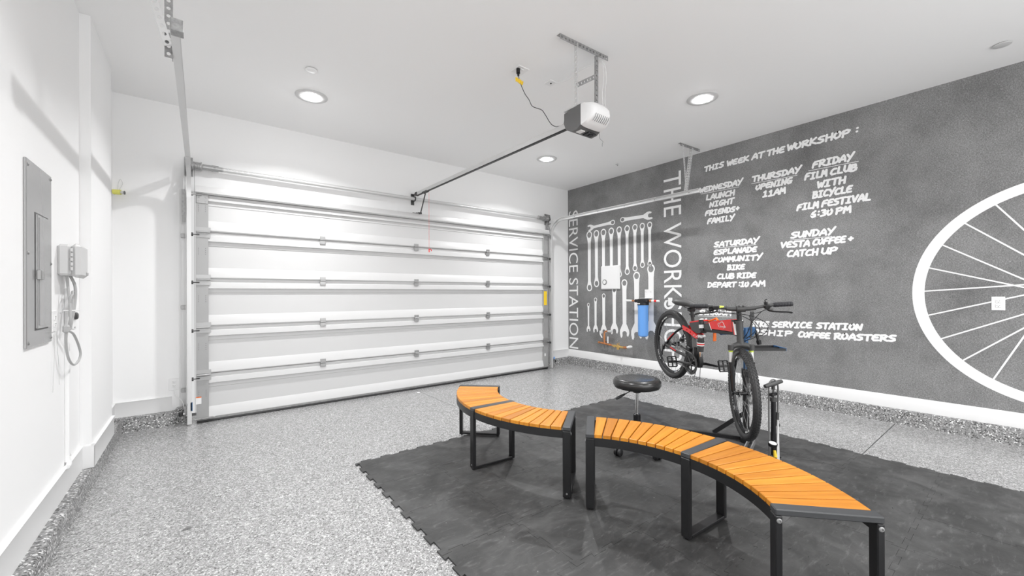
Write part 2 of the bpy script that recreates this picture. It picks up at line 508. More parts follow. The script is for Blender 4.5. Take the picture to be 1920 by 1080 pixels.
# --- brush lettering
G = {
 'A': [[(0, 0), (1.3, 4), (2.4, 6), (3.4, 4), (4, 0)], [(0.9, 2), (3.6, 2)]],
 'B': [[(0.4, 0), (0.6, 6)], [(0.2, 6), (2.9, 5.9), (3.3, 4.6), (2.2, 3.3), (0.7, 3.1)], [(2.2, 3.2), (3.9, 2.4), (3.6, 0.7), (2, 0), (0.3, 0)]],
 'C': [[(3.8, 5.6), (2.2, 5.8), (0.7, 4.2), (0.2, 1.6), (1.2, 0.2), (3.6, 0.5)]],
 'D': [[(0.5, 0), (0.7, 6)], [(0.1, 5.9), (2.4, 5.8), (3.9, 4), (3.6, 1.6), (2, 0.2), (0.3, 0)]],
 'E': [[(3.9, 5.7), (1.9, 5.7), (0.6, 4.2), (0.3, 1.6), (1.1, 0.2), (3.7, 0.4)], [(0.5, 3), (3.2, 3.1)]],
 'F': [[(0.2, 0), (0.5, 3.6), (1.4, 5.5), (4, 5.8)], [(0.5, 2.8), (3.1, 3)]],
 'G': [[(3.8, 5.7), (2.0, 5.8), (0.6, 4.2), (0.2, 1.8), (1.3, 0.2), (3.3, 0.7), (3.8, 2.7), (2.3, 2.6)]],
 'H': [[(0.5, 6), (0.4, 0)], [(0.5, 2.8), (3.6, 3.2)], [(3.7, 6), (3.6, 0)]],
 'I': [[(0.8, 5.9), (3.3, 5.9)], [(2.1, 5.9), (1.9, 0.1)], [(0.5, 0.1), (3.3, 0.1)]],
 'K': [[(0.6, 6), (0.4, 0)], [(3.6, 5.7), (0.6, 2.7), (3.9, 0.2)]],
 'L': [[(1.0, 6), (0.7, 0.3), (3.6, 0.2)]],
 'M': [[(0.1, 0), (0.8, 5.8), (2.2, 2.3), (3.6, 5.9), (4.1, 0)]],
 'N': [[(0.3, 0), (0.6, 5.8), (3.2, 0.3), (3.9, 6)]],
 'O': [[(2.2, 5.9), (0.7, 4.6), (0.2, 2), (1.5, 0.1), (3.3, 1.2), (3.9, 3.8), (2.9, 5.7), (2.0, 5.9)]],
 'P': [[(0.4, 0), (0.6, 5.6)], [(0.2, 5.2), (2.4, 6), (3.9, 5), (3.2, 3.2), (0.7, 2.6)]],
 'R': [[(0.4, 0), (0.6, 5.7)], [(0.1, 5.4), (2.6, 6), (3.7, 5), (2.9, 3.4), (0.8, 2.8), (4.1, 0.3)]],
 'S': [[(3.8, 5.7), (1.7, 5.7), (0.5, 4.4), (1.6, 3.2), (3.3, 2.6), (3.5, 1.1), (1.9, 0.1), (0.2, 0.4)]],
 'T': [[(0, 5.7), (4.2, 6)], [(2.1, 5.8), (1.9, 0)]],
 'U': [[(0.4, 5.9), (0.2, 1.8), (1.5, 0.2), (3.2, 1.2), (3.8, 5.9)], [(3.7, 3), (4, 0.2)]],
 'V': [[(0.2, 5.8), (1.7, 0.2), (4.1, 6)]],
 'W': [[(0, 5.8), (1.0, 0.2), (2.3, 4.2), (3.0, 0.4), (4.5, 6)]],
 'Y': [[(0.2, 5.8), (1.9, 2.8)], [(4.4, 7), (1.0, -0.6)]],
 '+': [[(0.8, 3), (3.4, 3.2)], [(2.1, 4.6), (2.0, 1.5)]],
 ':': [[(1.2, 4.9), (1.35, 5.0)], [(1.2, 1.7), (1.35, 1.8)]],
 '0': [[(2.2, 5.9), (0.7, 4.6), (0.2, 2), (1.5, 0.1), (3.3, 1.2), (3.9, 3.8), (2.9, 5.7), (2.0, 5.9)]],
 '1': [[(0.9, 4.9), (2.2, 5.9), (2.0, 0.1)], [(0.5, 0), (3.4, 0.2)]],
 '3': [[(0.7, 5.7), (2.9, 5.8), (3.5, 4.6), (2, 3.3), (3.7, 2.2), (3.2, 0.6), (0.4, 0.1)]],
 '6': [[(3.2, 5.9), (1.2, 4.3), (0.3, 1.8), (1.4, 0.1), (3.4, 0.9), (3.2, 2.7), (1.0, 2.5)]],
}
def stroke(mb, pts, r, fn, round_=6, lift=0.0):
    """a brush stroke: ribbon with round ends and round joins"""
    k = 0
    for i, (a, b) in enumerate(zip(pts[:-1], pts[1:])):
        dx, dy = b[0] - a[0], b[1] - a[1]; l = hypot(dx, dy) or 1e-6
        nx, ny = -dy / l, dx / l
        q = []
        th = atan2(ny, nx)
        for j in range(round_ + 1):
            t = th + pi * j / round_; q.append((a[0] + r * cos(t), a[1] + r * sin(t)))
        for j in range(round_ + 1):
            t = th + pi + pi * j / round_; q.append((b[0] + r * cos(t), b[1] + r * sin(t)))
        lf = lift + (i % 3) * 0.0001
        vs = [Vector(fn(*p)) + Vector((-lf, 0, 0)) for p in q]
        mb.raw(vs, [tuple(range(len(q)))])
def brush(body, y0, z0, y1, z1, h_, label, rr=0.0112):
    """brush lettering from (y0,z0) to (y1,z1), baseline to baseline"""
    n = len(body); L = hypot(y0 - y1, z1 - z0); rot = atan2(z1 - z0, y0 - y1)
    adv = [0.55 if c == ' ' else (0.62 if c == ':' else 1.0) for c in body]
    pitch = L / (sum(adv) + 0.10)
    mb = MB(); x = 0; f = wmap(y0, z0, 1, 1, rot)
    for i, c in enumerate(body):
        if c in G:
            gw = pitch * 0.208; gh = h_ * .84 / 6.0 * (1 + random.uniform(-.04, .04))
            jy = random.uniform(-.03, .03) * h_
            for si, st in enumerate(G[c]):
                pts = [(x + p[0] * gw + p[1] * gh * 0.12, jy + p[1] * gh) for p in st]
                stroke(mb, pts, rr * (1 if h_ > .07 else .9), f, lift=((i * 3 + si) % 5) * 0.00022)
        x += pitch * adv[i]
    mb.build('lettering', M['decal'], wall_right, smooth=0, label=label)
def rule(y0, z0, y1, z1, t=0.003):
    mb = MB().raw([(XD - .0003, y0, z0 - t), (XD - .0003, y1, z1 - t), (XD - .0003, y1, z1 + t), (XD - .0003, y0, z0 + t)], [(0, 1, 2, 3)])
    mb.build('underline', M['decal'], wall_right, smooth=0)
def bl(body, y0, y1, z, h_=0.076, z1=None, **k):
    brush(body, y0, z, y1, z if z1 is None else z1, h_, 'white brush lettering reading ' + body, **k)
bl('THIS', 2.843, 2.567, 3.036); bl('WEEK', 2.538, 2.252, 3.036); bl('AT', 2.227, 2.07, 3.038); bl('THE', 2.054, 1.85, 3.038)
bl('WORKSHOP', 1.833, 1.225, 3.040, .082); bl(':', 1.195, 1.155, 3.045, .080)
bl('WEDNESDAY', 2.915, 2.335, 2.752, .076); rule(2.895, 2.729, 2.385, 2.724)
bl('LAUNCH', 2.825, 2.430, 2.630, .078)
bl('NIGHT', 2.775, 2.44, 2.522, .076)
bl('FRIENDS+', 2.835, 2.37, 2.412, .076)
bl('FAMILY', 2.805, 2.440, 2.300, .078)
bl('THURSDAY', 2.225, 1.685, 2.752, .076); rule(2.235, 2.730, 1.73, 2.722)
bl('OPENING', 2.185, 1.775, 2.641, .076)
bl('11AM', 2.105, 1.845, 2.535, .078)
bl('FRIDAY', 1.580, 1.20, 2.770, .080); rule(1.62, 2.746, 1.165, 2.739)
bl('FILM', 1.655, 1.437, 2.648, .080); bl('CLUB', 1.412, 1.170, 2.650, .080)
bl('WITH', 1.535, 1.265, 2.532, .080)
bl('BICYCLE', 1.580, 1.215, 2.422, .080)
bl('FILM', 1.735, 1.518, 2.305, .080); bl('FESTIVAL', 1.493, 1.058, 2.308, .080)
bl('6:30', 1.600, 1.385, 2.200, .080); bl('PM', 1.366, 1.222, 2.205, .080)
bl('SATURDAY', 2.715, 2.14, 1.965, .074); rule(2.71, 1.948, 2.18, 1.944)
bl('ESPLANADE', 2.72, 2.165, 1.858, .074)
bl('COMMUNITY', 2.73, 2.105, 1.752, .074)
bl('BIKE', 2.54, 2.312, 1.640, .072)
bl('CLUB', 2.673, 2.443, 1.524, .074); bl('RIDE', 2.416, 2.177, 1.526, .074)
bl('DEPART', 2.806, 2.417, 1.412, .074); bl(':10', 2.403, 2.266, 1.412, .074); bl('AM', 2.241, 2.067, 1.414, .074)
bl('SUNDAY', 1.800, 1.365, 1.984, .078); rule(1.81, 1.962, 1.40, 1.958)
bl('VESTA', 1.907, 1.602, 1.876, .078); bl('COFFEE', 1.581, 1.273, 1.880, .078); bl('+', 1.264, 1.200, 1.882, .074)
bl('CATCH', 1.839, 1.52, 1.764, .080); bl('UP', 1.50, 1.34, 1.766, .080)
bl('SUNROOM', 2.925, 2.485, 1.030, .074); rule(2.95, 1.008, 2.49, 1.010)
bl('SA', 2.930, 2.80, 0.905, .074)
bl('AT', 2.50, 2.345, 0.905, .074); bl('BIKE', 2.249, 2.034, 0.905, .074); bl('SERVICE', 2.004, 1.585, 0.908, .074, .918); bl('STATION', 1.549, 1.133, 0.918, .074, .926)
bl('IN', 2.93, 2.81, .800, .07); bl('PARTNERSHIP', 2.765, 1.771, 0.797, .070, .808); bl('COFFEE', 1.728, 1.415, .806, .072, .812); bl('ROASTERS', 1.386, .866, .810, .074, .826)

# --- painted spanners
def annulus(mb, cy, cz, ro, ri, ey=1.0, n=32, lift=0.0):
    o = [(cy + ro * ey * cos(2 * pi * i / n), cz + ro * sin(2 * pi * i / n)) for i in range(n)]
    i_ = [(cy + ri * ey * cos(2 * pi * i / n), cz + ri * sin(2 * pi * i / n)) for i in range(n)]
    vs = [(XD - lift, p[0], p[1]) for p in o + i_]
    mb.raw(vs, [(i, n + i, n + (i + 1) % n, (i + 1) % n) for i in range(n)])
def spanner(y, z0, z1, w, ro, jaw=None, rot=None, second=None):
    """ring end at z1; other end at z0: ring (second) or open jaw (jaw half width)"""
    L = abs(z1 - z0)
    mb = MB()
    def T(a, b, lift=0):      # a across (to the right), b along from bottom end upwards
        if rot is None: return (XD - lift, y - a, z0 + b)
        c, s_ = cos(rot), sin(rot)
        return (XD - lift, y - (a * c + b * s_), z0 + (-a * s_ + b * c))
    def ring(bc, r, hole, lift):
        n = 28
        vs = [T(r * cos(2 * pi * i / n), bc + r * 1.12 * sin(2 * pi * i / n), lift) for i in range(n)]
        vs += [T(hole * cos(2 * pi * i / n), bc + hole * 1.12 * sin(2 * pi * i / n), lift) for i in range(n)]
        mb.raw(vs, [(i, (i + 1) % n, n + (i + 1) % n, n + i) for i in range(n)])
    rc = L - ro * 1.12
    ring(rc, ro, ro * .68, 0)
    top = rc - ro * .86 * 1.12
    # neck flare under the ring
    mb.raw([T(-ro * .86, top + ro * .45, .0002), T(-w * .55, top - ro * .9, .0002), T(w * .55, top - ro * .9, .0002), T(ro * .86, top + ro * .45, .0002),
            T(ro * .5, top + ro * .12, .0002), T(0, top, .0002), T(-ro * .5, top + ro * .12, .0002)], [(0, 1, 2, 3, 4, 5, 6)])
    if jaw:
        j = jaw
        pr = [(-w * .5, 2.15), (-.72, 1.55), (-1.0, .95), (-1.02, .35), (-.86, -.35), (-.62, -.42), (-.44, -.05), (-.46, .55), (-.2, .82), (.22, .82), (.48, .55), (.46, .1), (.62, -.12), (.82, -.08), (1.0, .45), (.98, .95), (.72, 1.55), (w * .5, 2.15)]
        pr = [((a * j if abs(a) != w * .5 else a), b * j + j * .42) for a, b in pr]
        mb.sheet([pr], lambda a, b: T(a, b, .0004))
        low = 2.2 * j + j * .3
    else:
        s2 = second or ro
        ring(s2 * 1.12, s2, s2 * .68, 0)
        low = s2 * 1.12 + s2 * .86 * 1.12
        mb.raw([T(-s2 * .86, low - s2 * .45, .0002), T(-s2 * .5, low - s2 * .12, .0002), T(0, low, .0002), T(s2 * .5, low - s2 * .12, .0002), T(s2 * .86, low - s2 * .45, .0002),
                T(w * .5, low + s2 * .9, .0002), T(-w * .5, low + s2 * .9, .0002)], [(0, 1, 2, 3, 4, 5, 6)][::1])
    mb.raw([T(-w * .5, low, .0006), T(w * .5, low, .0006), T(w * .55, top - ro * .3, .0006), T(-w * .55, top - ro * .3, .0006)], [(0, 1, 2, 3)])
    mb.build('painted_spanner', M['decal'], wall_right, smooth=0)
TOPZ = [2.47, 2.468, 2.468, 2.466, 2.465, 2.463, 2.462, 2.46, 2.459]
YS_ = [4.966, 4.800, 4.640, 4.470, 4.305, 4.145, 3.993, 3.855, 3.720]
BOT = [1.375, 1.448, 1.51, 1.56, 1.60, 1.64, 1.69, 1.74, 1.752]
for i in range(9):
    spanner(YS_[i], BOT[i], TOPZ[i], .066 - .0026 * i, .066 - .0026 * i, second=.062 - .0026 * i)
for (y, zb, zt, w, ro, j) in [(4.992, .635, 1.165, .034, .030, .045), (4.825, .632, 1.262, .046, .036, .055), (4.640, .625, 1.335, .058, .040, .064),
                              (4.412, .63, 1.445, .064, .048, .078), (4.203, .59, 1.57, .074, .058, .092), (3.965, .575, 1.685, .084, .064, .106), (3.700, .60, 1.79, .088, .068, .116)]:
    spanner(y, zb, zt, w, ro, jaw=j)
spanner(5.005, 2.520, 3.135, .045, .044, jaw=.058, rot=radians(87))
spanner(3.665, 2.556, 3.175, .052, .044, jaw=.066, rot=radians(-89))
# --- painted wheel
mb = MB()
annulus(mb, -0.235, 1.318, 0.992, 0.905, n=128)
mb.build('painted_wheel_rim', M['decal'], wall_right, smooth=0)
SP = [((.225, 2.114), (.063, 1.859)), ((.407, 1.968), (.064, 1.644)), ((.551, 1.78), (.065, 1.433)), ((.642, 1.565), (.065, 1.364)),
      ((.672, 1.337), (.065, 1.387)), ((.644, 1.103), (.065, 1.299)), ((.558, .882), (.066, 1.134)), ((.422, .690), (.066, 1.015)), ((.240, .541), (.067, .941))]
for k, (a, b) in enumerate(SP):
    a, b = Vector(a), Vector(b); d = (b - a).normalized()
    ln = 0.86
    a2 = a - d * .012; b2 = a + d * (min(ln, .95) if k not in (0, 8) else .7)
    n = Vector((-d.y, d.x)) * .0062
    q = [a2 - n, a2 + n, b2 + n, b2 - n]
    MB().raw([(XD - .0002 * (k % 3 + 1), p.x, p.y) for p in q], [(0, 3, 2, 1)]).build('painted_spoke', M['decal'], wall_right, smooth=0)
MB().prism(circle2(0, 0, .06), (XD, -.235, 1.318), (0, -1, 0), (0, 0, 1), (-.0012, 0, 0)).build('painted_hub', M['decal'], wall_right, smooth=0)

# ================================================================== GARAGE DOOR
YD = 5.36
gd = thing('garage_door', 'white ribbed sectional garage door of five wide panels with steel hinges', 'garage door', (2.46, YD, 0))
def W2L(o):                     # parent at a location: shift world coordinates to local
    return Matrix.Translation(-Vector(o.location))
def gb(parent, mb, name, m, **k):
    off = Vector(parent.location)
    mb.v = [p - off for p in mb.v]
    return mb.build(name, m, parent, **k)
SX0, SX1 = -0.012, 4.938
ZJ = [0.035, .505, 1.0, 1.5, 1.995, 2.42]
PROF = lambda h_: [(.03, 0), (-.006, 0), (-.022, .004), (-.030, .014), (-.029, .022), (-.015, .070), (.000, .112), (.004, .118),
                   (.004, h_ - .150), (-.003, h_ - .145), (-.003, h_ - .108), (-.030, h_ - .100), (-.030, h_ - .094), (-.020, h_ - .044), (-.006, h_ - .036), (-.006, h_ - .004), (.03, h_ - .004)]
for i in range(5):
    h_ = ZJ[i + 1] - ZJ[i]
    mb = MB().prism(PROF(h_), (SX0, YD, ZJ[i]), (0, 1, 0), (0, 0, 1), (SX1 - SX0, 0, 0))
    gb(gd, mb, 'door_panel', M['door'], smooth=25)
    for sx in (0, 1):
        xa = SX0 if sx == 0 else SX1 - .105
        mb = MB().box((xa + .0525, YD - .018, ZJ[i] + h_ / 2), (.105, .030, h_ - .006), .001)
        for px in (.022, .082):
            for k in range(4):
                mb.box((xa + px, YD - .0335, ZJ[i] + h_ * .70 - .02 * k - .03), (.004, .002, .006), mi=1)
        gb(gd, mb, 'end_stile', [M['plate'], M['darkgrey']])
for zj in ZJ[1:5]:
    for x in (1.21, 2.432, 3.648):
        mb = MB().box((x, YD - .034, zj + .026), (.062, .008, .034), .001).box((x, YD - .031, zj - .030), (.062, .012, .040), .001)
        mb.cyl((x - .03, YD - .038, zj + .000), (x + .03, YD - .038, zj + .000), .007, 10)
        for sx in (-1, 1):
            for sz in (.022, -.036): mb.cyl((x + sx * .018, YD - .036, zj + sz), (x + sx * .018, YD - .041, zj + sz), .004, 8)
        gb(gd, mb, 'hinge', M['hinge'])
    for s_, xa in ((-1, SX0), (1, SX1)):
        mb = MB().box((xa - s_ * .062, YD - .036, zj + .022), (.125, .005, .042), .001).box((xa - s_ * .062, YD - .036, zj - .045), (.125, .005, .042), .001)
        mb.cyl((xa - s_ * .12, YD - .048, zj - .008), (xa - s_ * .004, YD - .048, zj - .008), .008, 10)
        mb.box((xa - s_ * .055, YD - .052, zj - .024), (.10, .022, .004))
        g_ = gb(gd, mb, 'edge_hinge', M['hinge'])
        mb = MB().cyl((xa - s_ * .03, YD - .052, zj - .040), (xa + s_ * .045, YD - .052, zj - .040), .005, 8)
        mb.cyl((xa + s_ * .020, YD - .052, zj - .040), (xa + s_ * .038, YD - .052, zj - .040), .019, 14)
        gb(gd, mb, 'roller', M['darkgrey'])
# stiffening strut across the top
mb = MB().prism([(0, 0), (-.055, .0), (-.072, .012), (-.072, .040), (-.058, .078), (0, .086), (0, .080), (-.054, .072), (-.066, .038), (-.066, .016), (-.052, .006), (0, .006)],
                (SX0, YD - .004, 2.383), (0, 1, 0), (0, 0, 1), (SX1 - SX0 + .004, 0, 0))
gb(gd, mb, 'strut', M['galv_pale'], smooth=25)
for s_, xa in ((-1, SX0), (1, SX1)):
    mb = MB().box((xa - s_ * .055, YD - .036, 2.33), (.10, .008, .09), .002)
    for a in (-.03, .03):
        for b in (-.02, .02): mb.cyl((xa - s_ * .055 + a, YD - .040, 2.33 + b), (xa - s_ * .055 + a, YD - .045, 2.33 + b), .006, 8)
    mb.cyl((xa - s_ * .05, YD - .06, 2.368), (xa + s_ * .045, YD - .06, 2.368), .006, 8)
    mb.cyl((xa + s_ * .018, YD - .06, 2.368), (xa + s_ * .038, YD - .06, 2.368), .019, 14)
    gb(gd, mb, 'top_bracket', M['hinge'])
    mb = MB().box((xa - s_ * .07, YD - .045, .045), (.14, .03, .012), .002).cyl((xa - s_ * .16, YD - .058, .047), (xa + s_ * .04, YD - .058, .047), .006, 8)
    gb(gd, mb, 'bottom_bracket', M['galv'])
gb(gd, MB().box((2.463, YD + .004, .030), (SX1 - SX0, .052, .026), .002), 'bottom_rail', M['galv'])
gb(gd, MB().prism([(-.026, .02), (.030, .02), (.034, .004), (.016, -.002), (-.018, -.002), (-.032, .005)], (SX0 + .005, YD, .002), (0, 1, 0), (0, 0, 1), (SX1 - SX0 - .01, 0, 0)), 'bottom_seal', M['black'])
mb = MB().box((4.872, YD - .0345, 1.255), (.072, .002, .245)).box((4.872, YD - .0357, 1.385), (.05, .001, .012), mi=1)
gb(gd, mb, 'caution_label', [M['yellow'], M['midgrey']], smooth=0, label='yellow warning label')
mb = MB().box((.008, YD - .0345, .232), (.046, .002, .070)).box((.008, YD - .0357, .268), (.046, .001, .010), mi=1)
gb(gd, mb, 'warning_label', [M['white'], M['orange']], smooth=0, label='small white label with an orange band')
gb(gd, MB().box((4.862, YD - .0345, .255), (.03, .002, .045)), 'small_label', M['white'], smooth=0)

# opening trims (stop moulding + jambs)
for s_, x in ((-1, DL), (1, DR)):
    struct('trim_6' if s_ < 0 else 'trim_7', MB().box((x - s_ * .012 + s_ * .03, YB - .008, 1.26), (.085, .018, 2.36), .003), M['trim'])

# ================================================================== TRACKS
def track(side):
    x = -0.062 if side < 0 else 4.992
    xe = -0.080 if side < 0 else 5.020
    lab = 'steel door track curving back along the left side of the garage door' if side < 0 else 'pale steel door track running back in front of the mural wall'
    t = thing('door_track', lab, 'track', (x, YD - .055, 0))
    yv = YD - .052
    Rr = .30; zt = 2.63; w = .020
    path = [V(x, yv, 0.012), V(x, yv, zt - Rr)]
    for i in range(1, 10):
        a = pi / 2 * i / 9
        path.append(V(x, yv - Rr + Rr * cos(a), zt - Rr + Rr * sin(a)))
    cpt = len(path)
    yend = 2.615 if side > 0 else 2.55
    path.append(V(xe, yend, zt))
    # C-section: web on the outer side (away from the door), two lips
    def sweep(pts):
        sec = [(-.026, -.022), (.026, -.022), (.026, -.016), (.026, .014), (.022, .014), (.022, -.018), (-.022, -.018), (-.022, .014), (-.026, .014)]
        # sec: (radial, lateral)
        vs = []; fs = []; n = len(sec)
        for i, p in enumerate(pts):
            if i == 0: tg = pts[1] - pts[0]
            elif i == len(pts) - 1: tg = pts[-1] - pts[-2]
            else: tg = (pts[i + 1] - pts[i - 1])
            tg = tg.normalized()
            lat = Vector((1, 0, 0)); rad = tg.cross(lat).normalized()
            for (a, b) in sec: vs.append(p + rad * a + lat * (-side) * b)
        for i in range(len(pts) - 1):
            for k in range(n):
                k2 = (k + 1) % n
                fs.append((i * n + k, i * n + k2, (i + 1) * n + k2, (i + 1) * n + k))
        fs.append(tuple(range(n))); fs.append(tuple((len(pts) - 1) * n + k for k in range(n)))
        return MB().raw(vs, fs)
    gb(t, sweep(path[:2]), 'vertical_track', M['galv_pale'], smooth=25)
    gb(t, sweep(path[1:]), 'horizontal_track', M['galv_pale'], smooth=25)
    # upper angle along the curve to the header
    mb = MB().box((x + side * .024, (yv + .04 + 4.80) / 2, zt - .006), (.004, yv - 4.72, .045)).box((x + side * .010, (yv + .04 + 4.80) / 2, zt - .030), (.030, yv - 4.72, .004))
    gb(t, mb, 'track_angle', M['galv_pale'])
    # wall angle behind the vertical track with clips
    mb = MB().box((x + side * .030, yv + .07, 1.24), (.004, .10, 2.30)).box((x + side * .048, YB - .004 - .012, 1.24), (.036, .005, 2.30))
    gb(t, mb, 'jamb_angle', M['galv_pale'] if side < 0 else M['galv'])
    # flag bracket
    mb = MB()
    fx = x + side * .034
    pl = [(0, 0), (.165, 0), (.165, .46), (.11, .48), (.03, .30), (0, .20)]
    mb.prism(pl, (fx, YB - .018 - .165, 2.16), (0, 1, 0), (0, 0, 1), (side * .004, 0, 0), holes=[circle2(.10, .12 + .09 * k, .012, 10) for k in range(4)])
    mb.box((fx + side * .012, YB - .02 - .16, 2.24), (.028, .005, .34), .001)
    gb(t, mb, 'flag_bracket', M['galv'])
    for zc in (1.202, .335, 1.95):
        mb = MB().box((x + side * .052, YB - .035, zc), (.044, .03, .042), .003).cyl((x + side * .052, YB - .05, zc), (x + side * .052, YB - .058, zc), .008, 8)
        gb(t, mb, 'track_clip', M['hinge'])
    # bolts along the horizontal run
    for k in range(5):
        yy = 4.75 - k * .5
        f_ = (yy - (yv - Rr)) / (yend - (yv - Rr))
        xx = x + (xe - x) * f_
        gb(t, MB().cyl((xx - .0195, yy, zt), (xx - .0165, yy, zt), .0065, 8) if side < 0 else MB().cyl((xx + .0150, yy, zt), (xx + .0182, yy, zt), .0065, 8), 'track_bolt', M['midgrey'])
    if side < 0:
        gb(t, MB().box((xe + .005, 2.57, 2.632), (.05, .06, .06), .002), 'end_plate', M['galv'])
    return t
track(-1)
tr = track(1)

# perforated angle iron hangers ---------------------------------------------
def perf_bar(mb, a, b, w, across, th=.003, pitch=.038, hole=.0095, skip=0.02):
    """flat perforated strap between a and b, width w along `across`"""
    a, b = Vector(a), Vector(b); d = b - a; L = d.length; d.normalize()
    ac = Vector(across); ac = (ac - d * ac.dot(d)).normalized(); nn = d.cross(ac)
    holes = []; n = max(1, int((L - 2 * skip) / pitch))
    for k in range(n + 1):
        holes.append(circle2(skip + k * (L - 2 * skip) / n, 0, hole, 8))
    mb.prism([(0, -w / 2), (L, -w / 2), (L, w / 2), (0, w / 2)], a, d, ac, nn * th, holes=holes)
def perf_angle(mb, a, b, w, d1, d2, **k):
    """L section: corner line a-b, one leg along d1, other along d2"""
    a, b = Vector(a), Vector(b); d1 = Vector(d1).normalized(); d2 = Vector(d2).normalized()
    perf_bar(mb, a + d1 * w / 2, b + d1 * w / 2, w, d1, **k)
    perf_bar(mb, a + d2 * w / 2, b + d2 * w / 2, w, d2, **k)

t = thing('track_hanger', 'perforated steel angle hanger dropping from ceiling to the left door track', 'bracket', (-.112, 2.83, H))
mb = MB(); perf_angle(mb, (-.100, 2.815, 2.585), (-.100, 2.815, H - .003), .034, (-1, 0, 0), (0, 1, 0)); gb(t, mb, 'drop_angle', M['galv'])
mb = MB(); perf_bar(mb, (-.118, 2.800, 2.64), (-.290, 2.800, H - .01), .036, (1, 0, 0)); gb(t, mb, 'diagonal_strap', M['galv_pale'])
mb = MB(); perf_angle(mb, (-.45, 2.82, H - .003), (.05, 2.82, H - .003), .034, (0, 0, -1), (0, 1, 0)); gb(t, mb, 'ceiling_angle', M['galv'])
t = thing('track_hanger', 'perforated steel V hanger holding the end of the track before the mural wall', 'bracket', (5.25, 2.84, H))
mb = MB(); perf_angle(mb, (5.03, 2.86, H - .003), (5.47, 2.83, H - .003), .034, (0, 0, -1), (0, 1, 0)); gb(t, mb, 'ceiling_angle', M['galv'])
mb = MB(); perf_bar(mb, (5.045, 2.785, 2.62), (5.085, 2.855, H - .02), .034, (1, 0, 0)); gb(t, mb, 'drop_angle', M['galv_pale'])
mb = MB(); perf_angle(mb, (5.050, 2.80, 2.62), (5.290, 2.84, H - .02), .034, (1, 0, 0), (0, 1, 0)); gb(t, mb, 'diagonal_strap', M['galv_pale'])

# ================================================================== TORSION SHAFT
ts = thing('torsion_shaft', 'long white torsion spring tube above the garage door', 'spring', (2.46, 5.42, 2.69))
YT, ZT = 5.42, 2.69
gb(ts, MB().cyl((.22, YT, ZT), (4.86, YT, ZT), .024, 20), 'spring_tube', M['galv_pale'])
gb(ts, MB().cyl((-.09, YT, ZT), (5.09, YT, ZT), .0125, 12), 'shaft', M['galv'])
for s_, x in ((-1, -.005), (1, 4.985)):
    mb = MB().cyl((x - .035, YT, ZT), (x + .035, YT, ZT), .040, 24).cyl((x - s_ * .035, YT, ZT), (x - s_ * .045, YT, ZT), .048, 24).cyl((x + s_ * .035, YT, ZT), (x + s_ * .040, YT, ZT), .046, 24)
    for k in range(5): mb.torus((x - .024 + .012 * k, YT, ZT), (1, 0, 0), .041, .003, 24, 6)
    gb(ts, mb, 'cable_drum', M['hinge'])
    mb = MB().cyl((x - s_ * .05, YT, ZT), (x - s_ * .13, YT, ZT), .030, 18).cyl((x - s_ * .13, YT, ZT), (x - s_ * .19, YT, ZT), .034, 18).cyl((x - s_ * .19, YT, ZT), (x - s_ * .235, YT, ZT), .024, 18)
    for k in range(2): mb.box((x - s_ * .16, YT - .03, ZT + .01 - .02 * k), (.012, .02, .008))
    gb(ts, mb, 'winding_cone', M['hinge'])
    xb = x + s_ * .065
    mb = MB().prism([(-.05, -.10), (.075, -.10), (.075, .10), (-.035, .07)], (xb, YT, ZT), (0, 1, 0), (0, 0, 1), (s_ * .004, 0, 0)).box((xb - s_ * 0, YB - .006, ZT), (.07, .005, .20), .001).cyl((xb - .008, YT, ZT), (xb + .008, YT, ZT), .024, 16)
    gb(ts, mb, 'end_bearing', M['galv'])
pts = [V(.26 + .05 * k / 3, YT - .030 - .008 * sin(k * 1.9), ZT + .012 * cos(k * 2.1) + .006) for k in range(17)]
gb(ts, MB().tube(pts, .0022, 5), 'spare_cable', M['white'])
mb = MB().box((2.452, YB - .006, ZT + .005), (.05, .005, .16), .001).torus((2.452, YT, ZT), (1, 0, 0), .031, .008, 22, 6).box((2.452, 5.47, ZT), (.012, .05, .035))
gb(ts, mb, 'centre_bearing', M['darkgrey'])
for s_, x in ((-1, -.02), (1, 4.97)):
    gb(ts, MB().cyl((x, YD - .044, .10), (x, YT - .042, ZT), .0016, 5), 'lift_cable', M['midgrey'])

# ================================================================== DOOR OPENER
op = thing('garage_door_opener', 'ceiling-hung garage door opener with white motor housing and long steel rail', 'door opener', (2.46, 2.2, 2.61))
XO = 2.462
ZR = 2.72
mb = MB().prism([(-.019, -.030), (.019, -.030), (.019, -.020), (.015, -.026), (-.015, -.026), (-.015, .026), (.015, .026), (.015, -.014), (.019, -.014), (.019, .030), (-.019, .030)],
                (XO, 2.28, ZR), (1, 0, 0), (0, 0, 1), (0, 3.07, .030))
gb(op, MB().prism([(-.017, .000), (.017, .000), (.017, .040), (.010, .048), (-.010, .048), (-.017, .040)], (XO, 2.28, ZR - .008), (1, 0, 0), (0, 0, 1), (0, 3.06, .018)), 'rail', M['galv_pale'], smooth=20)
gb(op, MB().prism([(-.013, -.008), (.013, -.008), (.013, 0), (-.013, 0)], (XO, 2.28, ZR - .008), (1, 0, 0), (0, 0, 1), (0, 3.05, .018)), 'rail_channel', M['black'])
gb(op, MB().box((XO, 5.36, ZR + .03), (.05, .05, .05), .004).box((XO, 5.44, ZR + .035), (.04, .12, .006)).cyl((XO - .03, 5.37, ZR + .032), (XO + .03, 5.37, ZR + .032), .012, 12), 'header_bracket', M['darkgrey'])
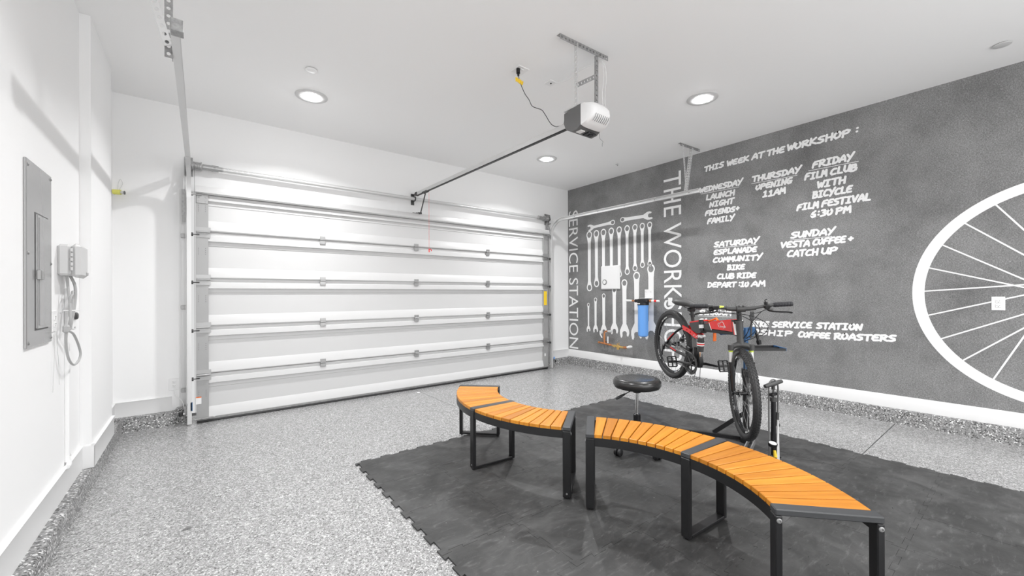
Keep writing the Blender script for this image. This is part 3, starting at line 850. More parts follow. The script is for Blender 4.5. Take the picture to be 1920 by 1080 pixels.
# motor housing: dark lower body + white lens cover
hx0, hx1 = 2.345, 2.580
body = [(2.335, 2.700), (2.33, 2.73), (2.33, 2.775), (2.15, 2.800), (2.15, 2.640), (2.19, 2.612), (2.25, 2.607), (2.31, 2.640)]
mb = MB().prism([(y - 2.2, z) for y, z in body], (hx0, 2.2, 0), (0, 1, 0), (0, 0, 1), (hx1 - hx0, 0, 0))
gb(op, mb, 'motor_housing', M['opener_grey'], smooth=50)
mb = MB().box((XO, 2.24, 2.798), (.235, .20, .010), .003).box((hx0 + .03, 2.24, 2.806), (.02, .19, .016), .002).box((hx1 - .03, 2.24, 2.806), (.02, .19, .016), .002)
gb(op, mb, 'top_plate', M['galv_pale'])
# rounded cover
prof = [(2.150, 2.802, 1.0), (2.10, 2.800, 1.0), (2.055, 2.785, .97), (2.03, 2.755, .93), (2.025, 2.715, .91), (2.035, 2.675, .92), (2.065, 2.645, .95), (2.11, 2.628, .98), (2.150, 2.622, 1.0)]
vs = []; fs = []
NX = 8
hw = .1185
for (y, z, k) in prof:
    for j in range(NX + 1):
        u = -1 + 2 * j / NX
        bulge = (1 - abs(u) ** 4)
        vs.append((XO + u * hw * (k ** .5 if abs(u) > .9 else 1), y + (1 - bulge) * .030 * (2.15 - y) / .12, z + (2.71 - z) * (1 - bulge) * .12))
n1 = NX + 1
for i in range(len(prof) - 1):
    for j in range(NX): fs.append((i * n1 + j, i * n1 + j + 1, (i + 1) * n1 + j + 1, (i + 1) * n1 + j))
fs.append(tuple(i * n1 for i in range(len(prof)))[::1]); fs.append(tuple(i * n1 + NX for i in range(len(prof)))[::-1])
fs.append(tuple(range(n1))[::-1] + tuple((len(prof) - 1) * n1 + j for j in range(n1)))
mbc = MB().raw(vs, fs)
cover = gb(op, mbc, 'light_cover', M['white'], smooth=60)
mb = MB()
for k in range(8):
    xk = 2.385 + .021 * k
    mb.tube([(xk, 2.0285, 2.690 - .0), (xk - .004, 2.036, 2.665), (xk - .006, 2.060, 2.642)], .0022, 5)
gb(op, mb, 'vent_slots', M['midgrey'])
gb(op, MB().box((2.40, 2.205, 2.608), (.05, .055, .006), .001).box((2.50, 2.20, 2.606), (.09, .07, .012), .003, mi=1).cyl((2.51, 2.20, 2.60), (2.51, 2.20, 2.594), .022, 16, mi=1), 'control_panel', [M['white'], M['blackg']])
gb(op, MB().tube([(2.535, 2.13, 2.61), (2.538, 2.125, 2.56), (2.560, 2.11, 2.535), (2.542, 2.105, 2.515), (2.536, 2.10, 2.49)], .0014, 5), 'antenna_wire', M['midgrey'])
# hangers
mb = MB(); perf_angle(mb, (2.19, 2.215, H - .003), (2.725, 2.190, H - .003), .036, (0, 0, -1), (0, 1, 0)); gb(op, mb, 'ceiling_angle', M['galv'])
mb = MB(); perf_bar(mb, (2.352, 2.205, 2.80), (2.362, 2.210, H - .02), .034, (0, 1, 0)); gb(op, mb, 'hanger_strap', M['galv_pale'])
mb = MB(); perf_angle(mb, (2.600, 2.195, 2.80), (2.610, 2.200, H - .02), .036, (-1, 0, 0), (0, 1, 0)); gb(op, mb, 'hanger_angle', M['galv'])
mb = MB(); perf_bar(mb, (2.350, 2.195, 2.955), (2.592, 2.190, 3.110), .034, (0, 0, 1)); gb(op, mb, 'brace_strap', M['galv'])
# trolley, arm, release cord
gb(op, MB().box((XO, 5.10, ZR + .006), (.045, .14, .022), .003), 'trolley', M['darkgrey'])
gb(op, MB().box((XO + .004, YD - .028, 2.470), (.09, .05, .012), .002).box((XO - .045, YD - .02, 2.46), (.07, .03, .03), .003), 'door_bracket', M['midgrey'])
def flat_bar(mb, a, b, w, th, across):
    a, b = Vector(a), Vector(b); d = b - a; L = d.length; d.normalize()
    ac = Vector(across); ac = (ac - d * ac.dot(d)).normalized(); nn = d.cross(ac)
    mb.prism([(0, -w / 2), (L, -w / 2), (L, w / 2), (0, w / 2)], a - nn * th / 2, d, ac, nn * th)
mb = MB(); flat_bar(mb, (XO + .006, 5.11, ZR - .01), (XO + .004, 5.255, 2.47), .026, .005, (0, 1, 1)); flat_bar(mb, (XO + .004, 5.225, 2.455), (XO + .002, 5.34, 2.475), .026, .005, (0, 0, 1))
gb(op, mb, 'door_arm', M['darkgrey'])
gb(op, MB().cyl((XO + .004, 5.00, ZR - .02), (XO + .004, 5.00, 1.93), .0016, 5), 'release_cord', M['red'], label='thin red cord')
mb = MB().tube([(XO + .004, 5.00, 1.94), (XO + .004, 5.00, 1.905), (XO + .008, 5.0, 1.895)], .008, 8).tube([(XO + .004, 5.0, 1.932), (XO + .022, 5.0, 1.940), (XO + .036, 5.0, 1.930), (XO + .038, 5.0, 1.912)], .006, 8)
gb(op, mb, 'release_handle', M['red'], label='small red handle')

# ceiling outlets, cords
t = thing('ceiling_outlet', 'white outlet plate on the ceiling with a black plug in it', 'outlet', (2.27, 2.79, H))
mb = MB().box((2.265, 2.795, H - .004), (.12, .12, .008), .003, xf=None).box((2.265, 2.795, H - .010), (.035, .07, .006), .002)
gb(t, mb, 'cover_plate', M['white'])
cord = thing('power_cord', 'thin black power cord hanging from ceiling outlet to the opener rail', 'cord', (2.23, 2.79, H - .02))
mb = MB().cyl((2.232, 2.780, H - .010), (2.230, 2.776, H - .050), .017, 12).cyl((2.230, 2.776, H - .05), (2.228, 2.772, H - .075), .009, 10)
gb(cord, mb, 'plug', M['black'])
def smoothpath(pts, n=6):
    pts = [Vector(p) for p in pts]; out = []
    P = [pts[0]] + pts + [pts[-1]]
    for i in range(1, len(P) - 2):
        for k in range(n):
            t_ = k / n
            p0, p1, p2, p3 = P[i - 1], P[i], P[i + 1], P[i + 2]
            out.append(.5 * ((2 * p1) + (-p0 + p2) * t_ + (2 * p0 - 5 * p1 + 4 * p2 - p3) * t_ ** 2 + (-p0 + 3 * p1 - 3 * p2 + p3) * t_ ** 3))
    out.append(pts[-1]); return out
CORD = [(2.228, 2.772, H - .07), (2.235, 2.76, H - .13), (2.262, 2.73, 3.08), (2.285, 2.70, 3.02), (2.32, 2.69, 2.965), (2.395, 2.66, 2.945), (2.42, 2.64, 2.905), (2.445, 2.58, 2.80), (2.462, 2.50, 2.765), (2.462, 2.35, 2.775)]
gb(cord, MB().tube(smoothpath(CORD), .0032, 6), 'cable', M['darkgrey'])
gb(cord, MB().tube([(2.17 + .0011 * k, 2.735 + .003 * sin(k * .35), 3.175 + .016 * cos(k * .55) - .0002 * k) for k in range(72)], .005, 5), 'cord_wrap', M['yellow'], label='yellow coiled tie')
t = thing('ceiling_plate', 'small white low-voltage plate on the ceiling beside the opener bracket', 'wall plate', (2.63, 2.79, H))
gb(t, MB().box((2.63, 2.79, H - .004), (.09, .09, .008), .003), 'cover_plate', M['white'])
gb(t, MB().cyl((2.63, 2.785, H - .008), (2.63, 2.785, H - .014), .008, 10), 'jack', M['black'])
t = thing('low_voltage_wire', 'pair of thin white wires running from the ceiling plate to the opener', 'wire', (2.66, 2.75, H - .01))
gb(t, MB().tube(smoothpath([(2.64, 2.78, H - .012), (2.66, 2.66, H - .025), (2.62, 2.45, H - .04), (2.63, 2.30, H - .05), (2.66, 2.205, H - .05), (2.665, 2.19, 3.10), (2.63, 2.175, 2.97), (2.62, 2.16, 2.81)]), .0022, 5), 'wire', M['white'])
gb(t, MB().tube(smoothpath([(2.65, 2.77, H - .012), (2.68, 2.62, H - .035), (2.635, 2.44, H - .05), (2.64, 2.30, H - .055), (2.68, 2.20, H - .07), (2.70, 2.19, 3.12), (2.66, 2.17, 3.0), (2.645, 2.16, 2.81)]), .0022, 5), 'wire', M['white'])

# ================================================================== CEILING LAMPS
lab = {0: 'round recessed ceiling light nearest the left wall above the garage door',
       1: 'round recessed ceiling light far back near the corner of mural wall and door wall',
       2: 'round recessed ceiling light nearest the mural lettering, right of the opener',
       3: 'round recessed ceiling light above and left of the opener, beyond the top of the view',
       4: 'round recessed ceiling light behind the photographer on the left wall side',
       5: 'round recessed ceiling light behind the photographer on the mural side'}
ringm = MB().lathe([(.148, 0), (.148, -.004), (.140, -.009), (.092, -.012), (.074, -.004), (.074, 0)], (0, 0, 0), n=40).mesh('trim_ring', M['ring'])
lensm = MB().lathe([(.073, -.0005), (.073, -.008), (.062, -.020), (.040, -.028), (.0, -.032)], (0, 0, 0), n=32).mesh('lens', M['lens'])
for i, (lx, ly) in enumerate(LAMPS):
    t = thing('recessed_light', lab[i], 'ceiling light', (lx, ly, H), group='recessed ceiling lights')
    place('trim_ring', ringm, t); place('lens', lensm, t)
for (x, y, r, l) in [(.80, 3.905, .048, 'small round white sprinkler cover on the ceiling near the left ceiling light'),
                     (5.103, .161, .052, 'small round sprinkler cover on the ceiling at the far right edge')]:
    t = thing('sprinkler_cover', l, 'sprinkler', (x, y, H))
    place('cap', MB().lathe([(r, -.006), (r, -.010), (r * .9, -.012), (0, -.012)], (0, 0, 0), n=32).mesh('cap', M['boxgrey'] if x > 3 else M['white']), t)
    place('collar', MB().lathe([(r * .8, 0), (r * .8, -.007), (0, -.007)], (0, 0, 0), n=24).mesh('collar', M['midgrey']), t)
t = thing('ceiling_hook', 'tiny grey eye fitting on the ceiling in front of the mural wall', 'hook', (5.065, 3.91, H))
gb(t, MB().cyl((5.065, 3.91, H), (5.065, 3.91, H - .012), .022, 14), 'base', M['boxgrey'])
gb(t, MB().torus((5.075, 3.91, H - .020), (0, 1, 0), .011, .003, 16, 6), 'eye', M['midgrey'])

# ================================================================== LEFT WALL
t = thing('breaker_panel', 'tall grey metal breaker panel cover set in the left wall', 'breaker panel', (X0, 3.145, 1.07))
pw0, pw1, pz0, pz1 = 2.936, 3.352, 1.071, 1.985
gb(t, MB().box((X0 + .006, (pw0 + pw1) / 2, (pz0 + pz1) / 2), (.012, pw1 - pw0, pz1 - pz0), .003), 'cover_plate', M['panelgrey'])
gb(t, MB().box((X0 + .0125, 3.166, 1.446), (.002, .222, .592)), 'door_gap', M['darkgrey'])
gb(t, MB().box((X0 + .016, 3.166, 1.446), (.010, .205, .575), .003).box((X0 + .0225, 3.172, 1.446), (.003, .180, .545), .001), 'panel_door', M['panelgrey'])
gb(t, MB().box((X0 + .026, 3.085, 1.43), (.018, .055, .050), .003).box((X0 + .036, 3.092, 1.43), (.004, .020, .030), .001), 'latch', M['hinge'])
for (y, z) in ((2.955, 1.955), (3.335, 1.965), (2.955, 1.53), (3.335, 1.50), (2.955, 1.095), (3.335, 1.095)):
    gb(t, MB().lathe([(.008, 0), (.008, .002), (.004, .005), (0, .005)], (X0 + .012, y, z), (1, 0, 0), 12), 'screw', M['galv'])
t = thing('utility_box', 'light grey weatherproof box with hinged cover on the left wall', 'box', (X0, 3.62, 1.45))
gb(t, MB().box((X0 + .028, 3.625, 1.538), (.055, .215, .185), .012), 'base', M['boxgrey'])
gb(t, MB().box((X0 + .076, 3.632, 1.536), (.040, .225, .205), .018), 'lid', M['boxgrey'])
for k in range(5):
    gb(t, MB().cyl((X0 + .062, 3.511, 1.475 + k * .028), (X0 + .062, 3.511, 1.495 + k * .028), .006, 10), 'hinge_knuckle', M['boxgrey'])
gb(t, MB().box((X0 + .098, 3.70, 1.462), (.010, .03, .022), .004), 'catch', M['cablegrey'])
t = thing('charger_cable', 'light grey cable coiled and tied under the utility box with a long loop', 'cable', (X0 + .03, 3.6, 1.2))
mb = MB()
mb.tube(smoothpath([(X0 + .03, 3.58, 1.45), (X0 + .035, 3.585, 1.36), (X0 + .045, 3.57, 1.27), (X0 + .05, 3.55, 1.18), (X0 + .045, 3.565, 1.14), (X0 + .04, 3.60, 1.16), (X0 + .05, 3.615, 1.26), (X0 + .05, 3.60, 1.33), (X0 + .045, 3.57, 1.30), (X0 + .04, 3.60, 1.20), (X0 + .035, 3.66, 1.27), (X0 + .045, 3.71, 1.32), (X0 + .04, 3.70, 1.345), (X0 + .045, 3.63, 1.345), (X0 + .05, 3.60, 1.28), (X0 + .045, 3.56, 1.16), (X0 + .04, 3.55, 1.12), (X0 + .05, 3.62, 1.09), (X0 + .05, 3.74, 1.02), (X0 + .055, 3.78, .95), (X0 + .05, 3.74, .905), (X0 + .045, 3.64, .90), (X0 + .04, 3.55, .955), (X0 + .04, 3.50, 1.05), (X0 + .045, 3.485, 1.12)]), .0065, 8)
gb(t, mb, 'cord', M['cablegrey'])
gb(t, MB().tube(smoothpath([(X0 + .03, 3.66, 1.45), (X0 + .05, 3.67, 1.38), (X0 + .05, 3.66, 1.28), (X0 + .045, 3.62, 1.18), (X0 + .04, 3.60, 1.12)]), .0075, 8), 'cord', M['cablegrey'])
gb(t, MB().box((X0 + .045, 3.48, 1.13), (.03, .03, .045), .008), 'plug', M['cablegrey'])
gb(t, MB().torus((X0 + .045, 3.60, 1.235), (0, 0, 1), .035, .003, 20, 6), 'cable_tie', M['white'])
t = thing('conduit_channel', 'white surface conduit running down the left wall below the utility box', 'conduit', (X0, 3.71, .3))
gb(t, MB().box((X0 + .010, 3.70, .83), (.020, .035, 1.08), .004), 'channel', M['wall'])
gb(t, MB().tube(smoothpath([(X0 + .012, 3.70, .32), (X0 + .015, 3.70, .29), (X0 + .02, 3.67, .278), (X0 + .02, 3.63, .278)]), .013, 10), 'pipe_elbow', M['white'])
gb(t, MB().box((X0 + .012, 3.735, .315), (.014, .022, .03), .004), 'pipe_clip', M['boxgrey'])
def outlet(name, label, cat, o, u, n, w, h_, slots=2, plates=1):
    o, u, n = Vector(o), Vector(u), Vector(n)
    t = thing(name, label, cat, tuple(o))
    def bx(c, d, m, nm):
        mb = MB(); cx = u * c[0] + n * c[2] + Vector((0, 0, c[1]))
        dd = [abs(u[k]) * d[0] + abs(n[k]) * d[2] + (d[1] if k == 2 else 0) for k in range(3)]
        mb.box(tuple(cx), dd, min(dd) * .3)
        return mb.build(nm, m, t)
    bx((0, 0, .003), (w, h_, .006), M['white'], 'cover_plate')
    for s_ in range(slots):
        zz = (.020 if s_ else -.020) if slots == 2 else 0
        rc = bx((0, zz, .0075), (.032, .028, .004), M['white'], 'receptacle')
        for (a, b, ww, hh) in ((-.007, .004, .002, .008), (.007, .004, .002, .006), (0, -.007, .0045, .0045)):
            mb = MB(); cx = u * a + n * .0097 + Vector((0, 0, zz + b))
            dd = [abs(u[k]) * ww + abs(n[k]) * .0012 + (hh if k == 2 else 0) for k in range(3)]
            mb.box(tuple(cx), dd).build('slot', M['black'], rc)
    return t
outlet('wall_outlet', 'white outlet plate on the left wall under the utility box', 'outlet', (X0, 3.445, 1.18), (0, 1, 0), (1, 0, 0), .078, .12)
outlet('wall_outlet', 'white square outlet plate inside the painted wheel on the mural wall', 'outlet', (X1, .2075, 1.223), (0, -1, 0), (-1, 0, 0), .080, .122)
outlet('wall_outlet', 'white outlet low on the door wall left of the garage door', 'outlet', (-.193, YB, .405), (1, 0, 0), (0, -1, 0), .085, .125)
t = thing('wall_outlet_cover', 'plain white plate over the letter S behind the bicycle saddle', 'wall plate', (X1, 3.372, 1.205))
gb(t, MB().box((X1 - .006, 3.372, 1.205), (.012, .070, .120), .003), 'cover_plate', M['white'])
t = thing('dial_switch', 'white switch plate with a dark round knob on the left wall', 'switch', (X0, 3.93, 1.18))
gb(t, MB().box((X0 + .003, 3.93, 1.175), (.006, .09, .14), .002), 'cover_plate', M['white'])
gb(t, MB().lathe([(.024, 0), (.024, .010), (.018, .016), (0, .016)], (X0 + .006, 3.925, 1.19), (1, 0, 0), 20), 'knob', M['darkgrey'])
gb(t, MB().box((X0 + .0065, 3.925, 1.115), (.001, .04, .004)), 'marking', M['midgrey'])
t = thing('hanging_string', 'two thin white strings hanging down the left wall below the outlet', 'string', (X0 + .01, 3.44, 1.1))
gb(t, MB().tube([(X0 + .008, 3.44, 1.12), (X0 + .010, 3.41, .95), (X0 + .008, 3.39, .78)], .0012, 4), 'string', M['boxgrey'])
gb(t, MB().tube([(X0 + .008, 3.46, 1.12), (X0 + .010, 3.50, .95), (X0 + .008, 3.53, .80)], .0012, 4), 'string', M['boxgrey'])
t = thing('yellow_valve', 'small yellow capped pipe stub high on the door wall at the left corner', 'valve', (-.62, 5.43, 2.30))
gb(t, MB().cyl((-.640, 5.455, 2.330), (-.585, 5.44, 2.330), .024, 16), 'cap', M['pale_yellow'])
gb(t, MB().cyl((-.585, 5.44, 2.330), (-.560, 5.435, 2.328), .014, 14).cyl((-.560, 5.435, 2.328), (-.555, 5.434, 2.328), .018, 14, mi=1), 'stub', [M['boxgrey'], M['midgrey']])
gb(t, MB().box((-.642, 5.475, 2.33), (.018, .05, .05), .002), 'wall_clip', M['white'])
gb(t, MB().tube(smoothpath([(-.612, 5.48, 2.345), (-.605, 5.47, 2.42), (-.590, 5.465, 2.46), (-.575, 5.47, 2.42), (-.60, 5.475, 2.36)]), .002, 5), 'wire_loop', M['boxgrey'])
# photo-eye sensors
for (x, s_, l) in ((-.125, 1, 'black safety photo-eye with wire beside the foot of the left door track'), (5.075, -1, 'black safety photo-eye at the foot of the right door track')):
    t = thing('photo_eye', l, 'sensor', (x, 5.30, .12))
    gb(t, MB().box((x - s_ * .010, 5.300, .125), (.036, .030, .045), .008), 'sensor_body', M['black'])
    gb(t, MB().cyl((x + s_ * .008, 5.300, .125), (x + s_ * .022, 5.300, .125), .012, 14), 'sensor_lens', M['chrome'])
    gb(t, MB().tube([(x - s_ * .02, 5.32, .13), (x - s_ * .0, 5.33, .165), (x + s_ * .035, 5.325, .18)], .004, 6).box((x + s_ * .03, 5.325, .15), (.03, .004, .09), .001), 'mounting_wire', M['galv'])
    gb(t, MB().box((x + s_ * (.075 if s_ > 0 else .03), 5.285, .19 if s_ > 0 else .185), (.018 if s_ > 0 else .03, .006, .09 if s_ > 0 else .04), .002), 'protective_film', M['blue'] if s_ > 0 else M['bluefilter'])
t = thing('sensor_wire', 'thin white wire dropping from the low outlet to the left door track', 'wire', (-.17, 5.47, .3))
gb(t, MB().tube(smoothpath([(-.19, 5.485, .375), (-.185, 5.475, .31), (-.165, 5.47, .27), (-.135, 5.45, .24), (-.120, 5.42, .21), (-.11, 5.36, .165)]), .003, 6), 'wire', M['white'])

# ================================================================== RIGHT WALL FIXTURES
t = thing('control_plate', 'white square cover box mounted over the painted spanners', 'wall box', (X1, 4.48, 1.4))
gb(t, MB().box((X1 - .014, 4.480, 1.608), (.028, .395, .405), .006), 'base', M['white'])
gb(t, MB().box((X1 - .031, 4.482, 1.610), (.006, .370, .380), .002), 'cover', M['white'])
gb(t, MB().lathe([(.046, 0), (.046, .005), (.040, .006), (.040, .003), (0, .003)], (X1 - .034, 4.590, 1.530), (-1, 0, 0), 28), 'dial', M['midgrey'])
gb(t, MB().lathe([(.034, 0), (.034, .006), (0, .006)], (X1 - .036, 4.590, 1.530), (-1, 0, 0), 24), 'dial_face', M['white'])
t = thing('water_filter', 'blue cylinder water filter hanging on a white bracket from the mural wall', 'water filter', (X1, 3.79, .6))
fx, fy = X1 - .135, 3.755
gb(t, MB().lathe([(0, .655), (.05, .657), (.074, .675), (.078, .72), (.078, 1.10), (.084, 1.16), (.084, 1.165), (0, 1.165)], (fx, fy, 0), n=36), 'filter_bowl', M['bluefilter'], label='blue plastic bowl')
gb(t, MB().lathe([(.088, 1.150), (.088, 1.19), (.092, 1.195), (.092, 1.235), (.075, 1.245), (.0, 1.250)], (fx, fy, 0), n=36).box((fx, fy, 1.215), (.15, .23, .05), .012), 'filter_head', M['black'])
gb(t, MB().box((fx - .0885, fy + .03, 1.172), (.002, .07, .014)), 'label_strip', M['white'])
gb(t, MB().box((X1 - .004, fy - .012, 1.315), (.008, .135, .155), .002).box((X1 - .07, fy - .012, 1.256), (.14, .135, .006), .001).cyl((X1 - .008, fy + .032, 1.355), (X1 - .012, fy + .032, 1.355), .007, 8, mi=1).cyl((X1 - .008, fy - .056, 1.355), (X1 - .012, fy - .056, 1.355), .007, 8, mi=1).cyl((X1 - .008, fy + .032, 1.285), (X1 - .012, fy + .032, 1.285), .007, 8, mi=1).cyl((X1 - .008, fy - .056, 1.285), (X1 - .012, fy - .056, 1.285), .007, 8, mi=1), 'bracket', [M['white'], M['boxgrey']])
mb = MB().cyl((fx, fy + .11, 1.215), (fx, fy + .20, 1.215), .014, 12).cyl((fx, fy - .11, 1.215), (fx, fy - .20, 1.215), .014, 12)
mb.cyl((fx, fy + .12, 1.215), (fx, fy + .15, 1.215), .021, 12).cyl((fx, fy - .12, 1.215), (fx, fy - .155, 1.215), .021, 12)
gb(t, mb, 'copper_pipe', M['copper'])
mb = MB().cyl((fx, fy + .20, 1.215), (fx, fy + .31, 1.217), .018, 12).cyl((fx, fy - .155, 1.215), (fx, fy - .20, 1.215), .020, 12).cyl((fx, fy - .235, 1.215), (fx, fy - .28, 1.215), .018, 12)
gb(t, mb, 'pipe_sleeve', M['white'])
gb(t, MB().cyl((fx, fy - .198, 1.215), (fx, fy - .24, 1.215), .019, 12), 'pipe_band', M['red'])
t = thing('copper_manifold', 'short copper and brass pipe run with valves projecting low from the mural wall', 'pipes', (X1 - .1, 4.35, .45))
cx = X1 - .09
mb = MB().tube([(cx, 4.68, .485), (cx, 4.52, .470), (cx, 4.42, .460), (cx, 4.30, .448), (cx, 4.17, .440), (cx, 4.09, .452)], .014, 12)
for y, z in ((4.67, .484), (4.60, .478), (4.52, .470), (4.44, .462), (4.12, .447)): mb.cyl((cx, y + .016, z), (cx, y - .016, z), .019, 12)
mb.tube(smoothpath([(cx, 4.555, .47), (cx, 4.555, .60), (cx, 4.552, .655), (cx, 4.53, .682), (cx, 4.48, .688)]), .015, 10)
mb.cyl((cx, 4.555, .55), (cx, 4.555, .60), .020, 12)
gb(t, mb, 'copper_pipe', M['copper'])
mb = MB().box((cx, 4.335, .452), (.036, .04, .044), .006).box((cx, 4.265, .446), (.042, .055, .05), .008).cyl((cx, 4.27, .40), (cx, 4.27, .43), .024, 12).cyl((cx, 4.38, .455), (cx, 4.16, .441), .018, 12)
mb.cyl((cx, 4.285, .46), (cx, 4.285, .50), .008, 8).cyl((cx, 4.25, .46), (cx, 4.25, .515), .006, 8)
gb(t, mb, 'brass_valve', M['brass'])
gb(t, MB().cyl((cx, 4.48, .688), (cx, 4.40, .690), .016, 12).cyl((cx, 4.44, .690), (cx, 4.405, .690), .021, 12), 'union', M['boxgrey'])
gb(t, MB().cyl((cx, 4.09, .452), (cx, 4.00, .475), .016, 12).cyl((cx, 4.06, .460), (cx, 4.02, .470), .021, 12), 'white_fitting', M['white'])
gb(t, MB().tube([(cx - .02, 4.63, .69), (cx - .02, 4.63, .63), (cx - .01, 4.60, .57)], .011, 8).cyl((cx - .02, 4.465, .60), (cx - .02, 4.465, .49), .011, 8), 'valve_handle', M['white'])
gb(t, MB().cyl((cx, 4.265, .50), (cx, 4.265, .545), .005, 8).cyl((cx, 4.275, .545), (cx, 4.255, .545), .012, 10), 'gauge_stem', M['galv'])
gb(t, MB().cyl((X1 - .002, 4.555, .50), (cx, 4.555, .50), .009, 8).cyl((X1 - .002, 4.20, .445), (cx, 4.20, .445), .009, 8), 'wall_stub', M['copper'])

# ================================================================== RUBBER TILE MAT
P_ = 0.473
MX0, MY1 = 0.978, 3.262
NC, NR = 7, 8
matt = thing('rubber_mat', 'large black mat of interlocking rubber tiles under the benches', 'mat', (MX0, MY1 - NR * P_, 0))
TD = .022; TW = .044
def wave(n=3):
    """dovetail edge 0..P_, offset outwards"""
    pts = [(0.0, -TD / 2)]
    for k in range(n):
        c = (k + .5) * P_ / n
        pts += [(c - TW * .78, -TD / 2), (c - TW * .95, TD / 2), (c + TW * .95, TD / 2), (c + TW * .78, -TD / 2)]
    pts.append((P_, -TD / 2)); return pts
g = .0005
def tile_poly():
    e = wave(); out = []
    inner = [p for p in e]
    bottom = [(t_, d) for t_, d in inner]                      # y = 0 edge (slots: same curve)
    top = [(t_, P_ + d) for t_, d in inner][::-1]
    rightE = [(P_ + d, t_) for t_, d in inner]
    leftE = [(d, t_) for t_, d in inner][::-1]
    poly = bottom[:-1] + [(P_ - TD / 2, -TD / 2)] + rightE[1:-1] + [(P_ - TD / 2, P_ - TD / 2)] + top[1:-1] + [(-TD / 2, P_ - TD / 2)] + leftE[1:-1]
    poly[0] = (-TD / 2, -TD / 2)
    return poly
tp = tile_poly()
def shrink(poly, g):
    n = len(poly); out = []
    for i in range(n):
        a, b, c = Vector(poly[i - 1]), Vector(poly[i]), Vector(poly[(i + 1) % n])
        d1 = (b - a).normalized(); d2 = (c - b).normalized()
        n1, n2 = Vector((-d1.y, d1.x)), Vector((-d2.y, d2.x))
        bis = n1 + n2
        if bis.length < 1e-6: bis = n1
        bis.normalize(); k = g / max(.35, bis.dot(n1))
        out.append((b.x + bis.x * k, b.y + bis.y * k))
    return out
mb = MB().prism(shrink(tp, g), (0, 0, 0.0005), (1, 0, 0), (0, 1, 0), (0, 0, .0095))
tile_me = mb.mesh('tile', M['rubber'], 0)
random.seed(11)
for j in range(NR):
    for i in range(NC):
        place('tile', tile_me, matt, loc=(i * P_, j * P_, random.uniform(0, .0008)), rot=(random.uniform(-.0007, .0007), random.uniform(-.0007, .0007), 0))

# ================================================================== BENCHES
RO, RI, BH = 1.105, .735, .462
def slat_mesh():
    # one slat, centred on +x axis direction; n slats per bay
    half = (radians(41.0) / 10) / 2
    gp = .0034
    y_o = RO * math.tan(half) - gp; y_i = RI * math.tan(half) - gp
    xi, xo = RI + .006, RO - .006
    b = .0025
    v = []
    for z, ins in ((0, 0), (.0195, 0), (.022, b)):
        v += [(xi + ins, -y_i + ins, z), (xo - ins, -y_o + ins, z), (xo - ins, y_o - ins, z), (xi + ins, y_i - ins, z)]
    f = [(3, 2, 1, 0), (8, 9, 10, 11)]
    for l in (0, 4):
        for k in range(4):
            k2 = (k + 1) % 4; f.append((l + k, l + k2, l + 4 + k2, l + 4 + k))
    off = Vector(((RI + RO) / 2, 0, 0))
    return MB().raw([Vector(p) - off for p in v], f).mesh('slat', M['wood'], 0), off
SLAT, SOFF = slat_mesh()
FW, FT = .052, .026      # frame bar width (tangential) and thickness
def leg_frame_meshes():
    xi, xo = RI - .004, RO + .004
    top = MB().box(((xi + xo) / 2, 0, BH - FT / 2 + .0005), (xo - xi, FW, FT), .004)
    lo = MB().box((xo - FT / 2, 0, (BH - FT) / 2 + .004), (FT, FW, BH - FT - .010), .004)
    li = MB().box((xi + FT / 2, 0, (BH - FT) / 2 + .004), (FT, FW, BH - FT - .010), .004)
    bt = MB().box(((xi + xo) / 2, 0, .019), (xo - xi - 2 * FT + .004, FW, .018), .003)
    ft = [MB().cyl((q, 0, 0), (q, 0, .010), .011, 12).mesh('foot_pad', M['black']) for q in (xo - .018, xi + .018)]
    return [('top_bar', top.mesh('top_bar', M['steel_top'])), ('leg', lo.mesh('leg', M['steel_black'])), ('leg', li.mesh('leg', M['steel_black'])),
            ('foot_rail', bt.mesh('foot_rail', M['steel_black'])), ('foot_pad', ft[0]), ('foot_pad', ft[1])]
FRAME = leg_frame_meshes()
def rim(r, a0, a1, w=.006, z0=BH - .075, z1=BH - .024, n=18):
    prof = [(r - w, z0), (r, z0), (r, z1), (r - w, z1)]
    vs = []; fs = []
    for i in range(n + 1):
        a = a0 + (a1 - a0) * i / n
        vs += [(p[0] * cos(a), p[0] * sin(a), p[1]) for p in prof]
    for i in range(n):
        for k in range(4):
            k2 = (k + 1) % 4; fs.append((i * 4 + k, (i + 1) * 4 + k, (i + 1) * 4 + k2, i * 4 + k2))
    fs.append((3, 2, 1, 0)[::-1]); fs.append(tuple(n * 4 + k for k in range(4))[::-1])
    return MB().raw(vs, fs)
